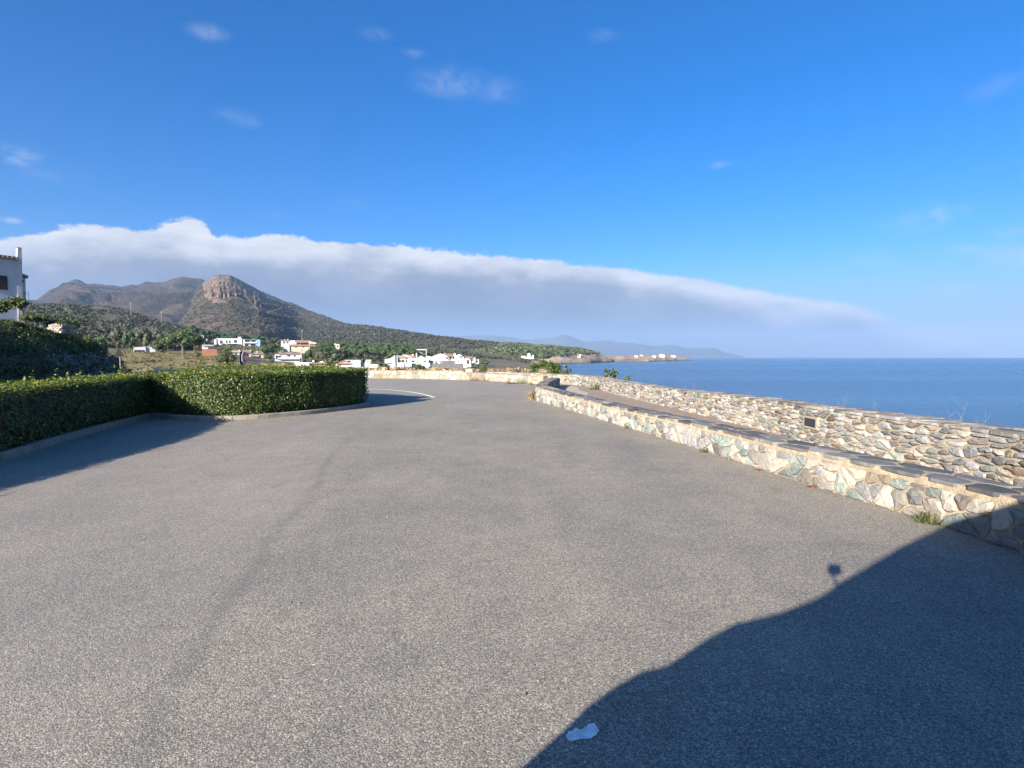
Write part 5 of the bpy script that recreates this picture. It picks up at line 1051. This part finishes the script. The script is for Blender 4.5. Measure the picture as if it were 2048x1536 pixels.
house('white_house', 'tall white gabled house with red roof and a columned balcony', 864, 730, 300, [('wall', [(864, 730), (864, 713), (881, 707), (896, 712), (897, 730)], 0, 9, WP), ('slope', 882, 911, 706.8, 712, 0, 7, 'roof_tile', 1.5), ('wall', R4(897, 909, 712.5, 722), 2.2, 5, GP), ('win', 892, 713.5, 3.6, 5.5, 0, 'grey_plaster'),
      ('box', 'balcony_slab', 897, 912, 720, 721, 0, 2.4, WP), ('box', 'balcony_rail', 897, 912, 717.5, 718, 0, .1, WP), ('box', 'column', 897.5, 898.3, 712, 730, 0, .25, WP), ('box', 'column', 904, 904.8, 712, 730, 0, .25, WP), ('box', 'column', 911, 911.8, 712, 730, 0, .25, WP), ('win', 899, 714, 4, 5, 2.2), ('win', 905.5, 714, 4, 5, 2.2), ('wall', R4(890, 909, 721.5, 730), 2.4, 4, 'dark_stone'), ('chimney', 889.5, 706, 1.6, 1.6, 4)])
house('white_house', 'tall plain white house with a dark round window', 908, 732, 300, [('wall', [(909, 732), (909, 712), (913, 711), (918, 708.5), (921, 709), (927, 714), (928, 732)], 0, 8, WP), ('box', 'dark_window', 919.5, 925, 712.5, 715.5, -.05, .1, 'glass_dark'), ('chimney', 907.5, 706.5, 3.5, 7, 1), ('win', 916, 722, 2.5, 3, 0)])
house('white_house', 'last white house of the row with small red roof and arches', 926, 734, 300, [('wall', R4(929, 941, 717, 734), .5, 6, WP), ('slope', 929, 946, 712.5, 714.6, .4, 4, 'roof_tile'), ('wall', [(926, 734), (926, 722), (931, 720), (934, 723), (934, 734)], -1, 1, WP), ('wall', R4(941, 951, 715, 726), 1.5, 5, WP), ('wall', R4(950, 958, 719, 728), 2.4, 4, GP), ('win', 933, 720, 5, 6, .5), ('win', 943, 718, 3, 4, 1.5),
      ('box', 'garden_wall', 931, 942, 728.5, 734, -2.2, .4, WP), ('box', 'awning', 936, 940, 716, 716.6, -.8, 1.3, 'cream_plaster'), ('win', 952, 721, 4, 4, 2.4)])
house('boundary_wall', 'dark stone boundary wall in front of the white houses', 860, 733, 255, [('wall', R4(863, 927, 727, 733), 0, .4, 'dark_stone'), ('wall', R4(884, 910, 721.5, 728), .8, .3, 'dark_stone')], cat='wall')
house('garden_wall', 'low white wall and dark gate below the large white house', 778, 741, 130, [('wall', R4(780, 806, 734.5, 741), 0, .3, WP), ('wall', R4(806, 826, 735, 741), .2, .3, 'dark_stone')], cat='wall')
house('pavilion', 'open white framed pavilion rising above the pines', 833, 713, 380, [('box', 'roof_frame', 834, 853, 698.2, 700.2, 0, 6, WP), ('box', 'post', 833.6, 834.6, 698.5, 718, 0, .35, WP), ('box', 'post', 852, 853, 700, 718, 0, .35, WP), ('box', 'post', 839, 839.5, 700, 712, 5, .3, GP), ('box', 'post', 847, 847.5, 700, 712, 5, .3, GP), ('box', 'panel_wall', 839.5, 847, 701.5, 709, 5.4, .3, GP)])
house('house', 'narrow beige house showing between the grove pines', 668, 707, 390, [('wall', R4(671, 679, 688, 707), 0, 6, CPm), ('chimney', 668.5, 687, 3.5, 3, 1, CPm), ('win', 674, 691, 2.5, 3.5, 0), ('win', 674, 698, 2.5, 3.5, 0)])
house('coast_villa', 'long cream villa on the rocks of the first cove', 984, 719, 860, [('wall', R4(985, 989, 711.5, 719), 0, 8, CPm), ('wall', R4(989, 1004, 713, 719), 1, 8, WP), ('wall', [(1000, 720), (1000, 715), (1006, 714), (1009, 716.5), (1009, 720)], -2, 6, CPm), ('win', 992, 714.5, 2, 2, 1), ('win', 997, 714.5, 2, 2, 1)])
house('coast_villa', 'white stepped villa with a tower above the rocky cove', 1033, 720, 900, [('wall', R4(1034, 1053, 717, 720), 0, 8, WP), ('wall', R4(1043, 1051, 711.5, 718), 2, 8, WP), ('wall', [(1054.5, 717), (1054.5, 709), (1056.5, 706.5), (1059.5, 706.5), (1061, 709), (1061, 717)], 6, 6, WP), ('wall', [(1051, 718), (1051, 713), (1062, 716), (1065, 710), (1067.5, 710), (1067.5, 718)], 3, 6, WP), ('win', 1045, 713, 2, 2, 2), ('win', 1048, 713, 2, 2, 2)])
for k, (x0, x1, yt, yb, Y, lb) in enumerate(((1269, 1275, 710.2, 714, 1500, 'tiny white house at the left of the headland top'), (1280, 1286, 709, 713, 1550, 'pair of tiny white houses on the headland crest'), (1304, 1312, 710.4, 714.2, 1500, 'low pale building in the middle of the headland'),
        (1318, 1329, 708.6, 713, 1600, 'largest white building on the headland crest'), (1342, 1351, 709.8, 713, 1750, 'pale small house near the headland tip'), (1088, 1098, 712.5, 715.5, 960, 'faint white house among rocks right of the stepped villa'), (1155, 1170, 709.5, 713, 1050, 'scattered white houses at the end of the wooded hill'))):
    it = [('wall', R4(x0, x1, yt + .8, yb), 0, 8, WP if k == 3 else 'cream_plaster')]
    if x1 - x0 > 9: it.append(('wall', R4(x0 + 3, x0 + 6, yt - .6, yb), 1, 6, WP))
    house('coast_house', lb, x0, yb, Y, it, down=12)
for k, (x0, x1, yt, yb, lb) in enumerate(((715, 724, 654.2, 656.4, 'tiny white farm high on the mountain slope'), (701, 703.5, 652, 654, 'white speck of a hut left of the mountain farm'))):
    house('farmhouse', lb, x0, yb, 1750, [('wall', R4(x0, x1, yt, yb), 0, 8, WP)], down=25)

# electric poles and pylons
def pylon(px, ytop, ybot, Y, lb, lattice=False):
    p = PY(px, ybot, Y); h_ = (ybot - ytop) * Y / F; r = thing('power_pole', lb, 'power pole', tuple(p), 'power poles on the hillsides'); w = max(.25, Y / 2200)
    V, Fc = tube([(0, 0, -3), (0, 0, h_)], [w, w * .6], 6); obj('pole', mesh('pole', V, Fc, 'pole_grey'), r); V, Fc = boxv(-1.6, 1.6, -.15, .15, h_ * .9, h_ * .9 + w); obj('crossarm', mesh('crossarm', V, Fc, 'pole_grey'), r)
for a in ((262, 606, 626, 640, 'power pole on the scrub hill crest left of the other'), (323, 623, 640, 600, 'power pole lower on the scrub hill crest'), (656, 647, 660, 1500, 'power pole nearest the mountain farm, on the open slope'), (719, 661, 674, 1300, 'power pole under the mountain farm'), (749, 667, 678, 1200, 'rightmost power pole on the mountain slope'), (604, 660, 680, 700, 'power pole above the hillside houses'), (228, 672, 684, 300, 'short post at the left edge of the scrub slope')): pylon(*a)
p = TP(604, 215); r = thing('utility_pole', 'bare wooden utility pole right of the grey terrace house', 'utility pole', tuple(p)); zt = (p[2], H + (714 - 697) / F * 215); V, Fc = tube([(0, 0, -.5), (.05, 0, zt[1] - zt[0])], [.2, .15], 7); obj('pole', mesh('pole', V, Fc, 'bark_pale'), r); V, Fc = boxv(-.9, .9, -.08, .08, zt[1] - zt[0] - .8, zt[1] - zt[0] - .6); obj('crossarm', mesh('crossarm', V, Fc, 'bark_pale'), r)
p = TP(1037, 120); o = obj('marker_post', mesh('marker_post', *boxv(-.1, .1, -.1, .1, -.3, 1.1), 'white_plaster')); o.location = tuple(p); tag(o, 'small white marker post on the rough ground before the sea', 'post')
q = G(940, 745, .62); o = obj('utility_box', mesh('utility_box', *boxv(-.26, .26, -.12, .2, -.02, .27), 'concrete')); o.location = (-3.35, 42.15, 0.60); tag(o, 'small grey box standing on the step of the far wall', 'utility box')
o = obj('barrier_block', mesh('barrier_block', *prism([(-.9, 0), (-.9, .35), (-.8, .5), (.8, .5), (.9, .35), (.9, 0)], -.3, .3), 'white_plaster')); b_ = G(331, 745, .1); o.location = (b_[0], b_[1], 0.02); o.scale = (1.3, 1, 1.0); tag(o, 'low white block beside the side road, just over the hedge', 'barrier')

# ------------------------------------------------------------------ bank on the left with its growth
foot = Path([(-17, -6), (-18.5, 6), (-20.2, 16), (-21.8, 24), (-24.2, 32), (-26.4, 37.2), (-29.5, 40.5), (-36, 43.5)], 0.5)
crest_h = np.interp(foot.p[:, 1], [-6, 27, 36, 38.5, 40.5, 43.5], [3.3, 3.3, 3.4, 3.0, 2.2, 1.2])
V = []; bank_grid = []
prof_ = [(-.3, 0, -.15), (.0, .0, 0), (.6, .9, .22), (1.3, 1.8, .5), (2.4, 2.8, .78), (3.8, 3.4, .96), (5.2, 3.8, 1.0), (9, 4, 1.02), (16, 4, 1.02), (30, 4, 1.0)]
for i, (p, t_) in enumerate(zip(foot.p, foot.t)):
    nl = np.array([-t_[1], t_[0]])
    for k, (o_, _, hf_) in enumerate(prof_):
        jz = (fbm(np.array([p[0] * .5 + o_]), np.array([p[1] * .5]), 3, 4)[0] - .5) * (1.0 if 1 < k < 8 else .2)
        q = p + nl * (o_ + jz * .5); V.append((q[0], q[1], crest_h[i] * hf_ + jz * .6))
m_ = len(prof_); Fc = [((i - 1) * m_ + k, i * m_ + k, i * m_ + k + 1, (i - 1) * m_ + k + 1) for i in range(1, len(foot.p)) for k in range(m_ - 1)]
Fc = [tuple(reversed(f)) for f in Fc]
bank_o = obj('earth_bank', mesh('earth_bank', V, Fc, 'soil'), None, kind='structure'); BV = np.array(V)
br = np.random.default_rng(8)
fa = BV[np.array(Fc)]; fw_a = np.linalg.norm(np.cross(fa[:, 1] - fa[:, 0], fa[:, 3] - fa[:, 0]), axis=1) * (fa[:, :, 0].mean(1) > -36) * (fa[:, :, 1].mean(1) > 5); fi = br.choice(len(Fc), 90000, p=fw_a / fw_a.sum()); w_ = br.dirichlet([1, 1, 1, 1], 90000); quad = BV[np.array(Fc)[fi]]; pos = (quad * w_[:, :, None]).sum(1)
keep = (pos[:, 1] > 5) & (pos[:, 0] > -42)
e1 = quad[:, 1] - quad[:, 0]; e2 = quad[:, 3] - quad[:, 0]; nn_ = np.cross(e1, e2); nn_ /= np.linalg.norm(nn_, axis=1)[:, None] + 1e-9; nn_[nn_[:, 2] < 0] *= -1
clump = fbm(pos[:, 1] * .5, pos[:, 2] * .9 + pos[:, 0] * .5, 2, 3); pos = pos + nn_ * (br.uniform(0, .6, len(pos)) * (clump * 1.6))[:, None]
pos, nn_ = pos[keep], nn_[keep]
V, Fq = leaves(pos, nn_, .17, br, .8, .55); o = obj('bank_undergrowth', mesh('bank_undergrowth', V, Fq, 'bank_leaf', tints=np.clip(br.random(len(pos)) * .7 + (clump[keep] - .3) * .5, 0, 1))); tag(o, 'dense dark undergrowth covering the bank below the white house', 'undergrowth', kind='stuff')
# pale blue-green succulents low on the bank
sel = (pos[:, 1] > 27) & (pos[:, 1] < 36) & (pos[:, 2] < 1.9) & (br.random(len(pos)) < .35); V, Fq = leaves(pos[sel] + nn_[sel] * .35, nn_[sel], .25, br, .5, .25); o = obj('bank_succulents', mesh('bank_succulents', V, Fq, 'agave_leaf', tints=br.random(int(sel.sum())))); tag(o, 'patch of blue green spiky plants at the foot of the bank', 'succulents', kind='stuff')
# shrubs and wind-bent tree on the crest
def crest_tree(name, label, x0, x1, ytop, ybot, Y, kind, var, leafm, cat='shrub', rz=None):
    p = PY((x0 + x1) / 2, ybot, Y); r = thing(name, label, cat, tuple(p), None, br.uniform(0, 6) if rz is None else rz); w = pxh(x0, x1, Y) * 1.1; r.scale = (w, w, (ybot - ytop) * Y / F * 1.12); cm, tm = tree_meshes(kind, var, leafm); obj('crown', cm, r); obj('trunk', tm, r)
crest_tree('shrub', 'dark rounded shrub on the bank crest right of the white house', 48, 98, 618, 648, 34, 'bush', 15, 'bank_leaf')
crest_tree('shrub', 'palm leaved dark shrub beside the ruined stone wall', 100, 156, 628, 664, 35, 'bush', 16, 'bank_leaf')
crest_tree('shrub', 'low shrub spilling over the bank crest under the wind bent tree', -20, 50, 632, 660, 31, 'bush', 17, 'bank_leaf')
r = thing('wind_bent_tree', 'wind bent dark conifer leaning left before the white house', 'tree', tuple(PY(46, 640, 36)))
tp_ = [PY(49, 648, 36), PY(47, 632, 36), PY(42, 618, 36), PY(30, 610, 36.2), PY(8, 607, 36.4)]
V, Fc = tube(tp_, [.11, .1, .09, .07, .03], 6); part('trunk', V, Fc, 'bark', r)
cs = [PY(x, y, 36 + d_) for x, y, d_ in ((44, 606, 0), (36, 600, .2), (28, 604, -.2), (20, 601, .2), (12, 606, 0), (4, 611, .2), (-6, 612, 0), (-16, 616, .2), (30, 598, .3), (38, 612, -.1), (18, 613, .1), (0, 620, .2))]; rs = [.42, .42, .42, .4, .4, .42, .45, .5, .3, .35, .35, .4]
V, Fq, idx = lumps(cs, rs, 2600, br, .16, .55, .1); part('crown', V, Fq, 'bank_leaf', r, tints=np.clip(br.random(len(idx)) * .8, 0, 1), kind='stuff')
# ruined dry stone wall piece
r = thing('ruined_wall', 'small ruined stone wall corner catching the sun on the bank crest', 'wall', tuple(PY(120, 662, 33))); k = 0
for row in range(4):
    for c_ in range(9):
        x = 100 + c_ * 5.6 + (row % 2) * 2.5 + br.uniform(-.6, .6); y = 662 - row * 4.6 + (x - 100) * .10 + (max(0, 112 - x) * .35); 
        if y < 641 + max(0, x - 124) * .45: continue
        p = PY(x, y, 33 + (0 if x < 122 else (x - 122) * .03)); sx_, sz_ = .085 * br.uniform(.8, 1.15), .068 * br.uniform(.8, 1.1); V, Fc = boxv(p[0] - sx_, p[0] + sx_, p[1] - .12, p[1] + .14, p[2] - sz_, p[2] + sz_); V = V + br.normal(0, .012, V.shape)
        part('stone', V, Fc, ('stone_sand', 'stone_pale', 'stone_cream')[k % 3], r, tints=[br.random()] * 6); k += 1
# white house on the bank
YH = 46.0
hs = house('bank_house', 'tall white house with chimney buttress on top of the bank', 34, 645, YH, [
    ('wall', [(-190, 645), (-190, 516), (34, 513.5), (34, 645)], 0, 8, WP), ('slope', -190, 33.5, 508, 514.5, -.1, 3.5, 'roof_tile_old'),
    ('wall', [(34, 645), (34, 512), (34.5, 499), (42.5, 499), (43.5, 509), (43, 645)], -.06, .35, WP), ('wall', R4(34.5, 42.8, 497.6, 499), -.08, .4, 'white_plaster'), ('box', 'chimney_cap', 33.6, 43.4, 494.8, 495.8, -.1, .45, 'roof_tile_old'),
    ('box', 'chimney_pier', 34.6, 36.4, 495.8, 497.6, -.05, .35, WP), ('box', 'chimney_pier', 40.8, 42.6, 495.8, 497.6, -.05, .35, WP),
    ('wall', [(43, 645), (43, 552), (53, 557), (53, 645)], .25, 3, WP), ('roof', 43, 551, 57.5, 556.5, .35, 3, 'roof_tile_old'),
    ('box', 'shutter', -30, 15.5, 548, 580, -.06, .1, 'dark_wood'), ('box', 'balcony_slab', 43, 58, 607, 608.2, .05, .2, WP),
    ('box', 'balcony_rail', 41, 58, 585.4, 586, .03, .04, 'dark_metal'), ('box', 'balcony_post', 57.5, 58.1, 585.4, 607, .03, .04, 'dark_metal'), ('box', 'balcony_post', 50, 50.4, 585.4, 607, .03, .03, 'dark_metal'), ('box', 'wall_lamp', 42.5, 49, 559.5, 564, .1, .14, 'dark_metal')], down=3.5, rz=math.radians(14))
o = bpy.data.objects['shutter'] if 'shutter' in bpy.data.objects else None

# ------------------------------------------------------------------ road signs
def octagon(r, th, rot=math.pi / 8, n=8):
    pts = [(r * math.cos(rot + 2 * math.pi * k / n), r * math.sin(rot + 2 * math.pi * k / n)) for k in range(n)]
    V = [(0 - th / 2, x, z) for x, z in pts] + [(th / 2, x, z) for x, z in pts]; Fc = [tuple(range(n))[::-1], tuple(range(n, 2 * n))] + [(k, (k + 1) % n, n + (k + 1) % n, n + k) for k in range(n)]
    return np.array(V), Fc
def sign_local(o, x): o.location = (x, 0, 0); return o
sp = PY(489, 716, 30.5); zc = sp[2]
face_dir = math.atan2(sp[1], sp[0]) + math.pi; yaw = face_dir + math.radians(69)      # sign turned well away from the camera
st = thing('stop_sign', 'red octagonal stop sign seen nearly edge on above the hedges', 'stop sign', (sp[0], sp[1], 0), None, yaw)
V, Fc = tube([(-.06, 0, 0), (-.06, 0, zc + .2)], .03, 8); obj('pole', mesh('pole', V, Fc, 'pole_grey'), st)
V, Fc = octagon(.405, .012); V[:, 2] += zc; pb_ = obj('border_plate', mesh('border_plate', V, Fc, 'sign_white'), st)
V, Fc = octagon(.372, .004); V[:, 2] += zc; V[:, 0] += .0085; obj('red_face', mesh('red_face', V, Fc, 'sign_red'), st)
tx = bpy.data.curves.new('lettering', 'FONT'); tx.body = 'STOP'; tx.size = .27; tx.align_x = 'CENTER'; tx.align_y = 'CENTER'; tx.extrude = .002; tx.materials.append(MATS['sign_white'])
to = bpy.data.objects.new('lettering_source', tx); COL.objects.link(to); dg = bpy.context.evaluated_depsgraph_get(); tme = bpy.data.meshes.new_from_object(to.evaluated_get(dg)); bpy.data.objects.remove(to)
to = bpy.data.objects.new('lettering', tme); COL.objects.link(to); to.parent = st; to.location = (.013, 0, zc); to.rotation_euler = (math.pi / 2, 0, math.pi / 2)
V, Fc = octagon(.40, .012, 0, 28); V[:, 2] += zc - .01; V[:, 0] -= .13; obj('rear_plate', mesh('rear_plate', V, Fc, 'sign_back'), st)
V, Fc = octagon(.412, .004, 0, 28); V[:, 2] += zc - .01; V[:, 0] -= .142; obj('rear_rim', mesh('rear_rim', V, Fc, 'sign_white'), st)
wp = PY(239, 706, 30); wsn = thing('warning_sign', 'back of a grey triangular road sign at the end of the bank', 'road sign', (wp[0], wp[1], 0))
V, Fc = tube([(0, .03, 0), (0, .03, H + (714 - 697) / F * 30)], .03, 8); obj('pole', mesh('pole', V, Fc, 'pole_grey'), wsn)
zt, zb_ = H + (714 - 695) / F * 30, H + (714 - 713.5) / F * 30; V, Fc = prism([(-.30, zb_), (.24, zb_), (-.03, zt)], 0, .012); obj('plate', mesh('plate', V, Fc, 'sign_back'), wsn)

# ------------------------------------------------------------------ the vehicle that carries the camera (its shadow falls across the road)
van = thing('camper_van', 'light grey camper van behind the viewpoint, throwing the shadow at lower right', 'van', (0, -1.2, 0))
def caster(px, py, yp=-0.25):
    g_ = G(px, py); k_ = (g_[1] - yp) / SD[1]; c_ = g_ - SD * k_; return (float(c_[0]), float(c_[2]))
mid_ = [caster(*q_) for q_ in ((1041,1536),(1128,1459),(1174,1413),(1240,1367),(1287,1341),(1333,1331),(1358,1315),(1409,1280),(1471,1246),(1537,1231),(1599,1214),(1650,1187),(1681,1164),(1742,1129),(1798,1095),(1829,1080))]
prof = [(-1.62, .45), (-1.66, .72), (-1.56, .90)] + mid_ + [(mid_[-1][0] + .45, mid_[-1][1] + .22), (1.75, mid_[-1][1] + .40), (2.8, 2.72), (4.2, 2.74), (4.35, 2.4), (4.4, .45)]
V, Fc = prism(prof, -2.25, -.25); part('body', V, Fc, 'van_paint', van)
for wx_ in (-.75, 3.1):
    for wy_ in (-.42, -2.08):
        n = 18; V = [(wx_ + .34 * math.cos(6.283 * k / n), wy_ - .11 + .22 * s_, .34 + .34 * math.sin(6.283 * k / n)) for s_ in (0, 1) for k in range(n)]; Fc = [(k, (k + 1) % n, n + (k + 1) % n, n + k) for k in range(n)] + [tuple(range(n))[::-1], tuple(range(n, 2 * n))]; part('wheel', V, Fc, 'rubber', van)
V, Fc = prism([(-1.02, 1.445), (-.30, 1.71), (-.30, 1.73), (-1.02, 1.465)], -2.15, -.35); part('windscreen', V, Fc, 'glass_dark', van)
ac = thing('action_camera', 'small camera on a stalk above the van, casting the little square shadow', 'camera', (0, -.1, 1.72))
V, Fc = boxv(-.086, .002, -.11, -.055, H - .01, H + .065); part('body', V, Fc, 'rubber', ac)
V, Fc = tube([(-.045, -.08, H - .02), (-.055, -.13, H - .07), (-.06, -.27, 1.72), (-.1, -.30, 1.65)], [.010, .012, .03, .05], 8); part('stalk', V, Fc, 'rubber', ac)

# ------------------------------------------------------------------ air
hz = bpy.data.materials.new('haze_air'); hz.use_nodes = True; hz.node_tree.nodes.clear(); N = NT(hz.node_tree)
pv = N.n('ShaderNodeVolumePrincipled', {'Color': (0.38, 0.56, 0.86, 1), 'Density': 0.00007, 'Anisotropy': 0.0}); on = N.n('ShaderNodeOutputMaterial'); hz.node_tree.links.new(pv.outputs[0], on.inputs['Volume']); MATS['haze_air'] = hz
HB = 17300
V, Fc = boxv(-HB, HB, -HB, HB, -14.2, 760)
o = obj('haze', mesh('haze', V, Fc, 'haze_air')); tag(o, 'thin blue sea haze', 'haze', kind='stuff')
